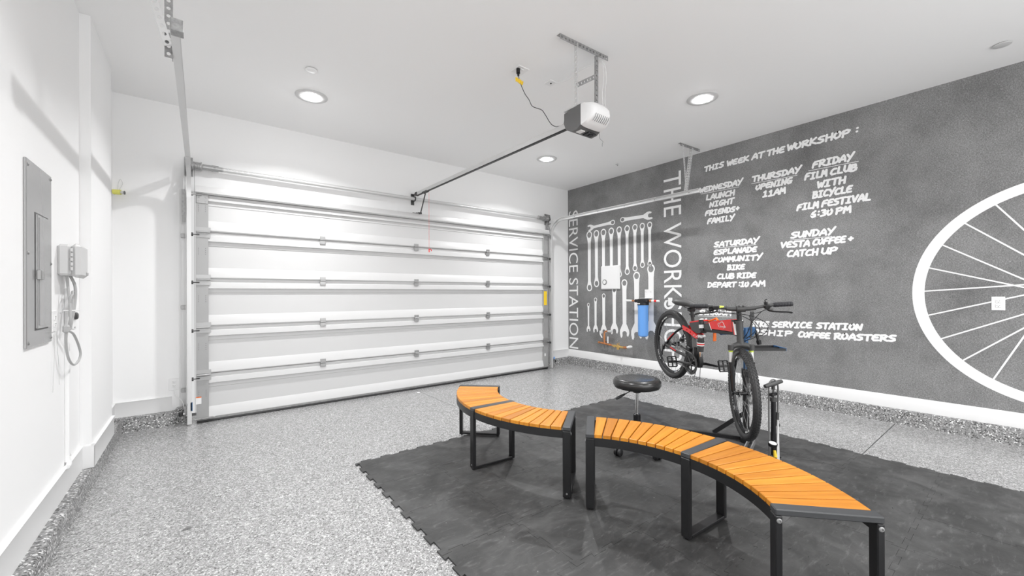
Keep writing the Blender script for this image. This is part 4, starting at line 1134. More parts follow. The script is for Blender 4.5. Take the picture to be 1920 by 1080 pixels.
def bench(cx, cy, angs, label):
    """angs: end, middle, end angles (radians) of the three leg frames"""
    t = thing('curved_bench', label, 'bench', (cx, cy, .0108))
    for a in angs:
        for nm, me in FRAME: place(nm, me, t, rot=(0, 0, a))
    e = .030
    for a0, a1 in zip(angs[:-1], angs[1:]):
        s_ = 1 if a1 > a0 else -1
        ga = FW / 2 / RO + .000
        for r, nm in ((RO - .004, 'outer_rim'), (RI + .010, 'inner_rim')):
            rim(r, a0 + s_ * .02, a1 - s_ * .02).build(nm, M['steel_black'], t, smooth=50)
        span = abs(a1 - a0) - 2 * (FW / 2 + .002) / RO * 1.18
        am = (a0 + a1) / 2
        pitch = span / 10
        k_ = pitch / (radians(41.0) / 10)
        for k in range(10):
            a = am + (k - 4.5) * pitch
            o = place('slat', SLAT, t, loc=(SOFF.x * cos(a), SOFF.x * sin(a), BH - .024), rot=(0, 0, a))
            o.scale = (1, k_, 1)
        # hidden tie under the slats
    for a in (angs[0], angs[-1]):
        outw = -1 if a == angs[0] else 1
        if angs[-1] < angs[0]: outw = -outw
        for r in (RI + .009, RO - .009):
            for zz in (BH - .045,):
                d = Vector((-sin(a), cos(a), 0)) * outw
                c = Vector((r * cos(a), r * sin(a), zz)) + d * (FW / 2)
                MB().lathe([(.010, 0), (.010, .002), (.007, .004), (.0045, .004), (.0045, .001), (0, .001)], c, d, 16).build('bolt', M['galv'], t)
    for a in angs:
        for r in (RO + .004,):
            c = Vector((r * cos(a), r * sin(a), .035)); d = Vector((cos(a), sin(a), 0))
            MB().lathe([(.006, 0), (.006, .002), (0, .002)], c, d, 12).build('bolt', M['galv'], t)
    return t
bench(2.728, 2.532, [radians(134.8), radians(176.8), radians(218.6)], 'curved wooden-slat bench on black steel legs, farther one left of the stool')
bench(1.320, 1.188, [radians(40.2), radians(-3.0), radians(-47.6)], 'curved wooden-slat bench on black steel legs, nearest one in the foreground')

# ================================================================== STOOL
t = thing('shop_stool', 'round black vinyl stool on a chrome column with five casters', 'stool', (2.945, 2.078, .011))
t.rotation_euler = (0, 0, radians(-122))
MB().lathe([(0, .512), (.15, .512), (.183, .522), (.197, .545), (.197, .572), (.185, .592), (.160, .600), (.130, .596), (.09, .592), (0, .592)], (0, 0, 0), n=56).build('seat', M['vinyl'], t, smooth=60)
MB().lathe([(.075, .495), (.08, .513), (0, .513)], (0, 0, 0), n=28).lathe([(.0, .475), (.030, .475), (.034, .497), (0, .497)], (0, 0, 0), n=24).build('seat_mount', M['black'], t)
MB().cyl((0, 0, .29), (0, 0, .49), .0135, 20).build('gas_column', M['chrome'], t)
MB().lathe([(.030, .10), (.030, .29), (.024, .298), (.0, .298)], (0, 0, 0), n=24).build('column_sleeve', M['blackg'], t)
MB().tube([(0, 0, .502), (.02, -.06, .496), (.035, -.125, .470)], .004, 8).tube([(.035, -.120, .473), (.048, -.175, .452), (.053, -.20, .442)], [.008, .012, .009], 10).build('height_lever', M['black'], t)
legm = MB().prism([(.02, .075), (.02, .125), (.10, .108), (.235, .078), (.245, .060), (.235, .056), (.10, .070)], (0, -.016, 0), (1, 0, 0), (0, 0, 1), (0, .032, 0)).mesh('base_arm', M['blackg'])
casm = MB().lathe([(.018, -.014), (.029, -.008), (.029, .008), (.018, .014)], (.253, .017, .0295), (0, 1, 0), 24).lathe([(.018, -.014), (.029, -.008), (.029, .008), (.018, .014)], (.253, -.017, .0295), (0, 1, 0), 24).box((.243, 0, .045), (.044, .012, .036), .004).cyl((.236, 0, .05), (.236, 0, .068), .007, 10).mesh('caster', M['black'])
MB().cyl((0, 0, .06), (0, 0, .13), .04, 24).build('hub', M['blackg'], t)
for k in range(5):
    a = radians(72 * k + 14)
    place('base_arm', legm, t, rot=(0, 0, a)); place('caster', casm, t, rot=(0, 0, a))

# ================================================================== BICYCLE
bk = thing('bicycle', 'red and black folding mountain bicycle clamped in a work stand', 'bicycle', (3.7586, 2.2376, .8190))
bk.rotation_euler = (0, radians(13.6), radians(-120.3))
WB = 1.058; WRr = .338
def bl_(mb, name, m, parent=bk, **k): return mb.build(name, m, parent, **k)
# steering transform
hp = V(.94, 0, .36); ax_ = V(-.300, 0, .954).normalized()
SA = radians(-22)
ST = Matrix.Translation(hp) @ Matrix.Rotation(SA, 4, ax_) @ Matrix.Translation(-hp)
def wheel(name, mtx, front):
    w = place(name, None, bk, mw=mtx)
    MB().torus((0, 0, 0), (0, 1, 0), WRr - .026, .0255, 96, 14).build('tyre', M['tyre'], w, smooth=60)
    # knobs of the tread as one mesh
    mb = MB()
    N = 84
    for i in range(N):
        for row in range(5):
            a = 2 * pi * (i + (.5 if row % 2 else 0)) / N
            b = radians((-58, -30, 0, 30, 58)[row])
            rr = (WRr - .026) + .0262 * cos(b); yy = .0262 * sin(b)
            rad = V(cos(a), 0, sin(a)); tan = V(-sin(a), 0, cos(a)); nn = (rad * cos(b) + V(0, sin(b), 0)); lt = nn.cross(tan)
            c = rad * rr + V(0, yy, 0)
            hx, hy, hz = .0062, .0046, .0018
            vs = [c + tan * sx * hx + lt * sy * hy + nn * sz * hz for sx in (-1, 1) for sy in (-1, 1) for sz in (-.6, 1)]
            mb.raw(vs, [(0, 1, 3, 2), (4, 6, 7, 5), (0, 4, 5, 1), (2, 3, 7, 6), (1, 5, 7, 3)])
    o = mb.build('tread', M['tyre'], w, smooth=0); o['kind'] = 'stuff'
    # rim: deep black section with pale brake track
    rm = MB()
    vs = []; fs = []; sec = [(.288, -.013), (.294, -.011), (.294, .011), (.288, .013), (.266, .011), (.262, .004), (.262, -.004), (.266, -.011)]
    n = 72
    for i in range(n):
        a = 2 * pi * i / n
        for r, y in sec: vs.append((r * cos(a), y, r * sin(a)))
    for i in range(n):
        j = (i + 1) % n
        for k in range(8): fs.append((i * 8 + k, i * 8 + (k + 1) % 8, j * 8 + (k + 1) % 8, j * 8 + k))
    rm.raw(vs, fs).build('rim', M['blackg'], w, smooth=30)
    # pale rim decals
    for a0 in (.3, 2.1, 3.7, 5.2):
        dm = MB()
        for sg in (-1, 1):
            for k in range(5):
                a = a0 + .075 * k + (.03 if k > 2 else 0)
                p = [(.270, a), (.270, a + .055), (.283, a + .05), (.283, a + .005)]
                dm.raw([(r * cos(q), sg * .0128, r * sin(q)) for r, q in p], [(0, 1, 2, 3)])
        dm.build('rim_print', M['white'], w, smooth=0)
    hub = MB().cyl((0, -.05, 0), (0, .05, 0), .012, 14).cyl((0, -.034, 0), (0, -.028, 0), .026, 18).cyl((0, .028, 0), (0, .034, 0), .026, 18).cyl((0, -.066, 0), (0, .066, 0), .005, 8)
    hub.build('hub', M['blackg'], w)
    sp = MB().cyl((0, 0, 0), (0, 0, 1), .0011, 4).mesh('spoke', M['galv'])
    for i in range(28):
        a = 2 * pi * i / 28; sd = 1 if i % 2 else -1; h2 = a + (.9 if (i // 2) % 2 else -.9)
        p0 = V(.024 * cos(h2), sd * .031, .024 * sin(h2)); p1 = V(.266 * cos(a), sd * .003, .266 * sin(a))
        d = p1 - p0
        q = V(0, 0, 1).rotation_difference(d.normalized()).to_matrix().to_4x4()
        place('spoke', sp, w, mw=Matrix.Translation(p0) @ q @ Matrix.Diagonal((1, 1, d.length, 1)))
    # disc
    dm = MB()
    n = 40; yy = .044
    ring_o = [(.080 * (1 + .03 * sin(8 * 2 * pi * i / n)) * cos(2 * pi * i / n), .080 * (1 + .03 * sin(8 * 2 * pi * i / n)) * sin(2 * pi * i / n)) for i in range(n)]
    dm.prism(ring_o, (0, yy, 0), (1, 0, 0), (0, 0, 1), (0, .002, 0), holes=[circle2(0, 0, .062, 24)])
    for k in range(6):
        a = 2 * pi * k / 6
        dm.tube([(.02 * cos(a), yy + .001, .02 * sin(a)), (.066 * cos(a + .35), yy + .001, .066 * sin(a + .35))], .0028, 5)
    dm.cyl((0, yy - .004, 0), (0, yy + .004, 0), .022, 16)
    dm.build('brake_disc', M['galv'], w)
    return w
wheel('rear_wheel', Matrix.Identity(4), False)
wheel('front_wheel', ST @ Matrix.Translation((WB, 0, 0)), True)

# --- frame
bl_(MB().prism([(.505, .372), (.52, .335), (.70, .385), (.845, .418), (.885, .425), (.860, .512), (.84, .516), (.60, .425)], (0, -.024, 0), (1, 0, 0), (0, 0, 1), (0, .048, 0)), 'front_beam', M['red'], label='red box-section frame beam')
bl_(MB().prism([(.500, .330), (.70, .378), (.885, .424), (.905, .408), (.72, .358), (.54, .312)], (0, -.025, 0), (1, 0, 0), (0, 0, 1), (0, .050, 0)), 'beam_underside', M['black'])
bl_(MB().prism([(.502, .372), (.575, .402), (.595, .372), (.615, .352), (.515, .328)], (0, -.0255, 0), (1, 0, 0), (0, 0, 1), (0, .051, 0)), 'beam_panel', M['darkgrey'])
bl_(MB().tube([(.572, -.0262, .402), (.588, -.0262, .382), (.602, -.0262, .366), (.618, -.0262, .354)], .003, 5), 'beam_stripe', M['white'])
bl_(MB().prism([(.840, .512), (.865, .520), (.912, .405), (.880, .408)], (0, -.030, 0), (1, 0, 0), (0, 0, 1), (0, .060, 0)), 'head_gusset', M['darkgrey'])
bl_(MB().prism([(.862, .500), (.872, .500), (.918, .415), (.908, .412)], (0, -.0315, 0), (1, 0, 0), (0, 0, 1), (0, .063, 0)), 'gusset_stripe', M['white'])
bl_(MB().prism([(.850, .500), (.861, .500), (.907, .412), (.896, .410)], (0, -.0312, 0), (1, 0, 0), (0, 0, 1), (0, .0624, 0)), 'gusset_stripe', M['red'])
# logo on both sides: a cloud-like outline over a word
lg = MB()
fnl = lambda a, b: (.735 + a, -.0252, .418 + b)
C_ = [(-.045, .000), (-.050, .014), (-.040, .022), (-.026, .022), (-.018, .036), (.000, .044), (.018, .036), (.030, .022), (.044, .016), (.046, .008)]
for (p, q) in zip(C_[:-1], C_[1:]):
    lg.tube([fnl(*p), fnl(*q)], .0022, 5)
vs, fs = text_fit('Camp', .080, .026)
lg.raw([(.695 + a, -.0256, .400 + b + a * .22) for a, b in vs], fs)
bl_(lg, 'logo', M['white'], smooth=0, label='white cloud outline above a word')
# fold clamp
bl_(MB().cyl((.492, -.030, .315), (.462, -.030, .395), .020, 18).cyl((.496, -.030, .305), (.492, -.030, .318), .013, 12), 'fold_hinge', M['blackg'])
bl_(MB().cyl((.487, -.030, .328), (.477, -.030, .356), .0215, 18), 'hinge_band', M['white'])
# rear half of main frame
bl_(MB().prism([(.300, .318), (.470, .388), (.500, .330), (.470, .275), (.425, .258), (.385, .262), (.300, .290)], (0, -.030, 0), (1, 0, 0), (0, 0, 1), (0, .060, 0)), 'centre_gusset', M['darkgrey'])
bl_(MB().prism([(.296, .316), (.300, .328), (.468, .398), (.472, .386)], (0, -.031, 0), (1, 0, 0), (0, 0, 1), (0, .062, 0)), 'top_strip', M['red'])
bl_(MB().cyl((.300, 0, .33), (.408, 0, .020), .0185, 16), 'seat_tube', M['midgrey'])
bl_(MB().cyl((.256, 0, .425), (.300, 0, .33), .0140, 16).cyl((.281, 0, .392), (.288, 0, .370), .019, 16).box((.262, -.0, .380), (.055, .012, .010), .002), 'seat_post', M['black'])
# saddle
def saddle():
    secs = [(.005, .040, .470, .040), (.02, .070, .484, .060), (.06, .086, .495, .070), (.11, .084, .502, .072), (.17, .064, .506, .066), (.23, .042, .504, .052), (.30, .029, .499, .038), (.36, .023, .492, .030), (.390, .012, .484, .018)]
    vs = []; fs = []; n = 14
    for (x, hw, zt, th) in secs:
        for k in range(n):
            a = 2 * pi * k / n
            zz = zt - th / 2 + th / 2 * (sin(a) if sin(a) > 0 else sin(a) * 1.2)
            yy = hw * cos(a) * (1 if sin(a) > -.2 else .86)
            zz -= .012 * (abs(cos(a)) ** 3) * (hw / .08)
            vs.append((x, yy, zz))
    for i in range(len(secs) - 1):
        for k in range(n):
            k2 = (k + 1) % n; fs.append((i * n + k, i * n + k2, (i + 1) * n + k2, (i + 1) * n + k))
    fs.append(tuple(range(n))[::-1]); fs.append(tuple((len(secs) - 1) * n + k for k in range(n)))
    return MB().raw(vs, fs)
sdl = saddle()
bl_(sdl, 'saddle', M['darkgrey'], smooth=70)
bl_(MB().tube([(.12, -.022, .445), (.17, -.022, .430), (.28, -.022, .436), (.34, -.012, .470)], .0035, 6).tube([(.12, .022, .445), (.17, .022, .430), (.28, .022, .436), (.34, .012, .470)], .0035, 6).box((.250, 0, .425), (.050, .055, .030), .006), 'saddle_clamp', M['black'])
# suspension link, shock
bl_(MB().prism([(.185, .238), (.200, .262), (.250, .262), (.330, .262), (.430, .252), (.452, .236), (.440, .214), (.40, .214), (.30, .226), (.215, .222)], (0, -.036, 0), (1, 0, 0), (0, 0, 1), (0, .010, 0),
        holes=[circle2(.28, .243, .007, 10), circle2(.34, .241, .008, 10), circle2(.395, .235, .008, 10)]), 'suspension_link', M['red'])
bl_(MB().prism([(.185, .238), (.200, .262), (.250, .262), (.330, .262), (.430, .252), (.452, .236), (.440, .214), (.40, .214), (.30, .226), (.215, .222)], (0, .026, 0), (1, 0, 0), (0, 0, 1), (0, .010, 0)), 'suspension_link', M['red'])
for (x, z) in ((.205, .243), (.44, .234), (.40, .233)): bl_(MB().cyl((x, -.039, z), (x, .039, z), .006, 10), 'pivot_bolt', M['alu'])
sh0, sh1 = V(.452, -.004, .250), V(.492, -.004, .020)
def shp(t_): return sh0.lerp(sh1, t_)
bl_(MB().cyl(V(.452, -.032, .240), V(.452, .032, .240), .014, 14).cyl(shp(.0), shp(.12), .016, 14), 'shock_eyelet', M['alu'])
bl_(MB().cyl(shp(.10), shp(.20), .026, 22).cyl(shp(.20), shp(.62), .030, 22, r2=.026), 'shock_body', M['darkgrey'])
bl_(MB().cyl(shp(.27), shp(.40), .0308, 22, r2=.0296), 'shock_band', M['white'])
bl_(MB().cyl(shp(.315), shp(.355), .0314, 22, r2=.031), 'shock_stripe', M['red'])
bl_(MB().cyl(shp(.62), shp(.82), .0105, 16), 'shock_piston', M['chrome'])
bl_(MB().prism([(.455, .080), (.475, .085), (.510, .020), (.505, -.035), (.455, -.045), (.440, -.01)], (0, -.018, 0), (1, 0, 0), (0, 0, 1), (0, .036, 0), holes=[[(.468, .05), (.472, .0), (.480, .0), (.484, .03)]]), 'shock_cradle', M['black'])
bl_(MB().cyl((.405, 0, .12), (.445, 0, -.02), .021, 16).cyl((.445, -.045, -.022), (.445, .045, -.022), .024, 18), 'bottom_bracket', M['black'])
# rear triangle
for sg in (-1, 1):
    bl_(MB().tube(smoothpath([(0, sg * .062, .006), (.06, sg * .062, .085), (.13, sg * .055, .170), (.205, sg * .033, .243)], 5), .0105, 10), 'seat_stay', M['blackg'])
    bl_(MB().tube([(0, sg * .062, -.002), (.16, sg * .058, -.004), (.30, sg * .045, .006), (.41, sg * .035, .0)], .0125, 10, flat=(1.25, .8)), 'chain_stay', M['darkgrey'])
    bl_(MB().tube([(.035, sg * .0735, .060), (.085, sg * .0725, .116), (.120, sg * .068, .156)], .0045, 6), 'stay_stripe', M['red'])
    bl_(MB().box((-.004, sg * .064, .0), (.05, .008, .045), .006), 'dropout', M['black'])
bl_(MB().tube([(.10, -.0715, .006), (.19, -.066, .004)], .005, 6), 'chain_stay_stripe', M['red'])
# drivetrain
def gear(r, y, n, th, hole, nm, m):
    pts = []
    for i in range(n):
        a = 2 * pi * i / n; da = 2 * pi / n
        pts += [((r) * cos(a), r * sin(a)), (r * cos(a + da * .3), r * sin(a + da * .3)), ((r - .004) * cos(a + da * .5), (r - .004) * sin(a + da * .5)), ((r - .004) * cos(a + da * .8), (r - .004) * sin(a + da * .8))]
    return pts
BB = V(.445, 0, -.022)
mb = MB().prism(gear(.094, 0, 42, 0, 0, 0, 0), (BB.x, -.056, BB.z), (1, 0, 0), (0, 0, 1), (0, .003, 0), holes=[circle2(0, 0, .074, 30)])
mb.prism(gear(.078, 0, 34, 0, 0, 0, 0), (BB.x, -.050, BB.z), (1, 0, 0), (0, 0, 1), (0, .003, 0), holes=[circle2(0, 0, .055, 26)])
mb.torus((BB.x, -.064, BB.z), (0, 1, 0), .092, .0035, 48, 6)
for k in range(5):
    a = 2 * pi * k / 5
    mb.tube([(BB.x, -.055, BB.z), (BB.x + .080 * cos(a), -.055, BB.z + .080 * sin(a))], .006, 6)
bl_(mb, 'chainring', M['darkgrey'])
def crank(sg, ang):
    d = V(cos(ang), 0, sin(ang))
    e_ = BB + d * .168 + V(0, sg * .082, 0)
    bl_(MB().tube([BB + V(0, sg * .05, 0), BB + V(0, sg * .072, 0) + d * .02, e_], [.014, .013, .0095], 10, flat=(1, .75)), 'crank_arm', M['darkgrey'] if sg < 0 else M['black'])
    mb = MB(); c = e_ + V(0, sg * .060, 0)
    for (dx, dz) in ((.046, 0), (-.046, 0)):
        mb.box(c + V(dx, 0, dz), (.010, .080, .020), .003)
    for yy in (-.042, .042): mb.box(c + V(0, yy * sg, 0), (.088, .008, .018), .002)
    mb.box(c, (.088, .010, .014), .002)
    for dx in (-.03, -.01, .01, .03): mb.box(c + V(dx, 0, .010), (.004, .084, .004))
    PR_ = Matrix.Translation(c) @ Matrix.Rotation(radians(62), 4, 'Y') @ Matrix.Translation(-c)
    mb.v = [PR_ @ p for p in mb.v]
    mb.cyl(e_, e_ + V(0, sg * .105, 0), .006, 10)
    bl_(mb, 'pedal', M['black'])
crank(-1, radians(195)); crank(1, radians(15))
bl_(MB().cyl((0, -.030, 0), (0, -.040, 0), .045, 24).cyl((0, -.038, 0), (0, -.048, 0), .030, 24), 'cassette', M['midgrey'])
mb = MB().box((-.02, -.075, -.035), (.03, .022, .05), .006).box((-.045, -.070, -.075), (.022, .010, .075), .004).cyl((-.028, -.075, -.050), (-.028, -.065, -.050), .018, 14).cyl((-.055, -.075, -.115), (-.055, -.065, -.115), .020, 14)
bl_(mb, 'rear_derailleur', M['blackg'])
bl_(MB().tube([(.0, -.052, .040), (.43, -.052, .070)], .0035, 5).tube([(-.055, -.060, -.132), (.38, -.052, -.092)], .0035, 5), 'chain', M['midgrey'])
bl_(MB().box((.355, -.03, .085), (.05, .04, .045), .008).box((.36, -.045, .06), (.07, .006, .02), .002), 'front_derailleur', M['black'])
bl_(MB().tube(smoothpath([(.38, -.01, .26), (.34, -.02, .17), (.32, -.04, .11), (.35, -.05, .075)]), .0024, 5), 'gear_cable', M['black'])
bl_(MB().tube([(.425, .020, -.055), (.405, .020, -.175), (.408, .026, -.182), (.455, .036, -.170), (.462, .036, -.163), (.462, .028, -.05)], .0028, 6), 'wire_stand_loop', M['black'])
bl_(MB().box((.075, .056, .072), (.05, .03, .05), .008), 'rear_caliper', M['black'])
# --- front end (steered)
def stx(mb): mb.v = [ST @ p for p in mb.v]; return mb
hd = lambda t_: hp + ax_ * t_
bl_(MB().cyl(hd(-.005), hd(.155), .0245, 20).cyl(hd(-.010), hd(.004), .028, 20).cyl(hd(.150), hd(.166), .028, 20), 'head_tube', M['darkgrey'])
crown_c = hp + ax_ * -.022
mb = MB().tube([crown_c + V(.01, -.070, -.012), crown_c + V(.008, -.045, .004), crown_c + V(.0, 0, .010), crown_c + V(.008, .045, .004), crown_c + V(.01, .070, -.012)], [.019, .020, .024, .020, .019], 12)
for sg in (-1, 1): mb.cyl(crown_c + V(.01, sg * .070, .012), crown_c + V(.018, sg * .070, -.028), .0215, 16)
fk = place('fork', stx(mb).mesh('fork', M['darkgrey']), bk)
axle = V(WB, 0, 0)
for sg in (-1, 1):
    a = crown_c + V(.012, sg * .070, -.020); b = axle + V(-.006, sg * .068, .0)
    bl_(stx(MB().cyl(a, a.lerp(b, .40), .0142, 16)), 'stanchion', M['alu'], fk)
    bl_(stx(MB().cyl(a.lerp(b, .035), a.lerp(b, .075), .0152, 16)), 'stanchion_band', M['lime'], fk)
    bl_(stx(MB().cyl(a.lerp(b, .30), a.lerp(b, .33), .0215, 16).cyl(a.lerp(b, .32), a.lerp(b, .95), .0195, 16, r2=.016).box(b, (.026, .016, .03), .005)), 'lower_leg', M['blackg'], fk)
pa = (crown_c + V(.012, -.070, -.02)).lerp(axle + V(0, -.068, 0), .33); pb = V(pa.x, -pa.y, pa.z)
bl_(stx(MB().tube(smoothpath([pa + V(.02, .004, .0), pa + V(.018, .008, .045), pa + V(.012, .026, .085), pa + V(.010, .070, .100), pb + V(.012, -.026, .085), pb + V(.018, -.008, .045), pb + V(.02, -.004, 0)], 4), .0105, 10)), 'fork_brace', M['darkgrey'], fk)
bl_(stx(MB().box(axle + V(-.045, .072, .075), (.045, .03, .055), .006)), 'brake_caliper', M['black'], fk)
# stem + bar
hb = place('handlebar', None, bk)
sc = hd(.262)
bl_(stx(MB().cyl(hd(.160), hd(.262), .0170, 16)), 'steerer', M['black'], hb)
bc = sc + V(.050, 0, .010)
bl_(stx(MB().tube([sc + V(-.006, 0, -.002), bc], [.021, .019], 14).cyl(bc + V(0, -.030, 0), bc + V(0, .030, 0), .025, 18).box(bc + V(.01, -.014, .024), (.02, .008, .012), .002).box(bc + V(.01, .014, .024), (.02, .008, .012), .002)), 'stem', M['darkgrey'], hb)
barp = [bc + V(-.030, -.345, .022), bc + V(-.022, -.22, .020), bc + V(-.004, -.11, .008), bc + V(0, -.04, 0), bc + V(0, .04, 0), bc + V(-.004, .11, .008), bc + V(-.022, .22, .020), bc + V(-.030, .345, .022)]
bl_(stx(MB().tube(smoothpath(barp, 4), .0125, 12).tube([bc + V(-.002, -.10, .005), bc + V(0, -.06, .001), bc + V(0, .06, .001), bc + V(-.002, .10, .005)], .0175, 12)), 'bar', M['darkgrey'], hb)
bl_(stx(MB().tube([bc + V(-.006, -.115, .010), bc + V(-.009, -.145, .014)], .0128, 10)), 'bar_print', M['lime'], hb)
for sg in (-1, 1):
    g0 = bc + V(-.023, sg * .222, .020); g1 = bc + V(-.031, sg * .350, .022)
    mb = MB().tube([g0, g0.lerp(g1, .05), g0.lerp(g1, .95), g1], [.015, .0175, .0175, .016], 14)
    for k in range(6): mb.torus(g0.lerp(g1, .12 + .15 * k), (g1 - g0), .0172, .0022, 16, 5)
    bl_(stx(mb), 'grip', M['grip'], hb)
    l0 = bc + V(.010, sg * .175, .006)
    mb = MB().box(l0 + V(-.012, 0, .006), (.035, .040, .030), .006)
    mb.tube(smoothpath([l0 + V(.018, sg * -.01, -.006), l0 + V(.040, sg * .015, -.014), l0 + V(.045, sg * .07, -.018), l0 + V(.040, sg * .125, -.022), l0 + V(.036, sg * .150, -.030)], 4), .0052, 8, flat=(1.3, .8))
    bl_(stx(mb), 'brake_lever', M['black'], hb)
    mb = MB().box(bc + V(-.012, sg * .200, -.004), (.040, .034, .022), .006).tube([bc + V(.0, sg * .205, -.014), bc + V(-.03, sg * .225, -.022)], .006, 8)
    bl_(stx(mb), 'shifter', M['midgrey'] if sg > 0 else M['black'], hb)
bl_(stx(MB().cyl(bc + V(-.012, .170, .026), bc + V(-.012, .170, .045), .012, 14).tube([bc + V(-.012, .170, .04), bc + V(-.012, .162, .060), bc + V(-.012, .176, .066)], .004, 6)), 'bell', M['black'], hb)
def cable(pts, r=.0026): bl_(stx(MB().tube(smoothpath([bc + V(*p) for p in pts], 8), r, 6)), 'control_cable', M['black'], hb)
cable([(.03, .155, .0), (.06, .11, -.02), (.075, .055, -.09), (.06, .035, -.17), (.02, .01, -.245)])
cable([(.03, .165, .0), (.07, .10, -.01), (.09, .035, -.03), (.085, .105, -.12), (.05, .10, -.20), (.01, .03, -.255)])
cable([(.02, -.20, -.01), (.07, -.10, -.016), (.08, 0, -.020), (.08, .09, -.05), (.07, .165, -.11), (.05, .14, -.19), (.0, .05, -.225)])
cable([(.02, -.18, -.01), (.05, -.11, -.012), (.07, -.03, -.025), (.07, .06, -.08), (.06, .09, -.15), (.02, .04, -.23)])

# ================================================================== WORK STAND
ws = thing('repair_stand', 'blue and black bicycle repair stand holding the bicycle', 'repair stand', (3.82, 1.571, .011))
def wsb(mb, nm, m, **k): return gb(ws, mb, nm, m, **k)
PX, PY = 3.820, 1.571
wsb(MB().cyl((PX, PY, .03), (PX, PY, .62), .026, 20), 'lower_pole', M['black'])
wsb(MB().cyl((PX, PY, .60), (PX, PY, 1.02), .020, 20), 'upper_pole', M['blue'], label='blue upper tube')
wsb(MB().cyl((PX, PY, .58), (PX, PY, .66), .034, 20).box((PX - .03, PY - .025, .62), (.04, .03, .05), .006), 'pole_collar', M['black'])
A0 = V(3.555, 1.700, .992); A1 = V(3.922, 1.545, 1.004)
ad = (A1 - A0).normalized()
wsb(MB().tube([A0 + ad * .14, A1], .020, 16), 'clamp_arm', M['blue'])
wsb(MB().prism([(0, .01), (.06, .015), (.085, .0), (.06, -.03), (.01, -.07), (-.02, -.05)], V(3.825, 1.575, .985), ad, (0, 0, 1), ad.cross(V(0, 0, 1)) * .03), 'head_casting', M['blue'])
wsb(MB().tube([V(3.600, 1.682, .990), V(3.72, 1.62, .995)], .030, 14).box(V(3.62, 1.672, 1.065), (.05, .04, .05), .008).cyl(V(3.66, 1.61, 1.0), V(3.665, 1.59, 1.0), .016, 12), 'clamp_body', M['blue'])
wsb(MB().cyl(V(3.70, 1.62, 1.005), V(3.80, 1.585, 1.010), .010, 10), 'clamp_screw', M['chrome'])
# orange jaws around the beam
jx = ad
jc = V(3.470, 1.715, 1.045)
mb = MB()
side_ = V(.5045, .8634, 0)
mb.tube([jc + V(0, 0, .045) - side_ * .07, jc + V(0, 0, .062), jc + V(0, 0, .052) + side_ * -.10], .008, 8)
wsb(MB().tube([V(3.532, 1.768, 1.077), V(3.50, 1.71, 1.092), V(3.474, 1.661, 1.112), V(3.444, 1.633, 1.096)], .009, 8), 'upper_jaw', M['orange'])
wsb(MB().tube([V(3.532, 1.768, 1.011), V(3.499, 1.692, 1.032), V(3.477, 1.658, 1.003), V(3.478, 1.632, 1.032)], .009, 8), 'lower_jaw', M['orange'])
wsb(MB().box(V(3.463, 1.670, .954), (.040, .012, .070), .003), 'tag', M['orange'])
wsb(MB().tube([A1, A1 + V(.012, -.012, -.02), A1 + V(.020, -.030, -.105)], .012, 10).cyl(A1 + V(.020, -.030, -.10), A1 + V(.024, -.036, -.135), .021, 14, r2=.018), 'crank_handle', M['black'])
LB, LT = V(3.838, 1.538, .935), V(3.862, 1.535, 1.165)
wsb(MB().prism([(0, -.006), (.15, -.007), (.16, -.016), (.23, -.016), (.23, .016), (.16, .016), (.15, .007), (0, .006)], LB, (LT - LB).normalized(), V(.79, -.61, 0), V(-.61, -.79, 0) * .008, holes=[circle2(.17, 0, .005, 8), circle2(.19, .004, .004, 8), circle2(.205, -.004, .004, 8)]).cyl(V(3.838, 1.538, .945), V(3.822, 1.566, .945), .010, 10), 'adjusting_lever', M['black'])
wsb(MB().tube([V(3.452, 1.642, 1.045), V(3.530, 1.665, 1.030), V(3.61, 1.680, .995)], .020, 12), 'clamp_neck', M['black'])
# tray
ty = thing('tool_tray', 'black wire tool tray with blue end bar hooked on the repair stand', 'tray', (3.85, 1.5, .85))
tp_ = [V(3.80, 1.60, .852), V(4.05, 1.430, .850), V(3.93, 1.300, .846), V(3.69, 1.475, .848)]
def bar_(mb, a, b, w=.016, h2=.012):
    flat_bar(mb, a, b, w, h2, (0, 0, 1))
mb = MB(); bar_(mb, tp_[0], tp_[1], .02); bar_(mb, tp_[3], tp_[2], .02); bar_(mb, (tp_[0] + tp_[3]) / 2, (tp_[1] + tp_[2]) / 2); bar_(mb, tp_[0], tp_[3], .02)
gb(ty, mb, 'tray_frame', M['black'])
mb = MB(); bar_(mb, tp_[1], tp_[2], .024, .016); gb(ty, mb, 'end_bar', M['blue'], label='blue end bar')
# base
wsb(MB().cyl((PX, PY, .0), (PX, PY, .05), .045, 20), 'foot_socket', M['black'])
for a, b, nm in ((V(3.40, 2.49, .022), V(3.86, 1.62, .022), 'leg'), (V(3.79, 1.84, .035), V(3.835, 1.575, .275), 'brace')):
    mb = MB(); flat_bar(mb, a, b, .036, .028, (0, 0, 1)); wsb(mb, nm, M['black'])
for dx in (0, .05):
    mb = MB(); flat_bar(mb, V(3.78 - dx * .2, 1.53 - dx, .055), V(3.50 - dx * .2, 1.47 - dx, .022), .04, .008, (0, 0, 1)); wsb(mb, 'foot_plate', M['galv'])

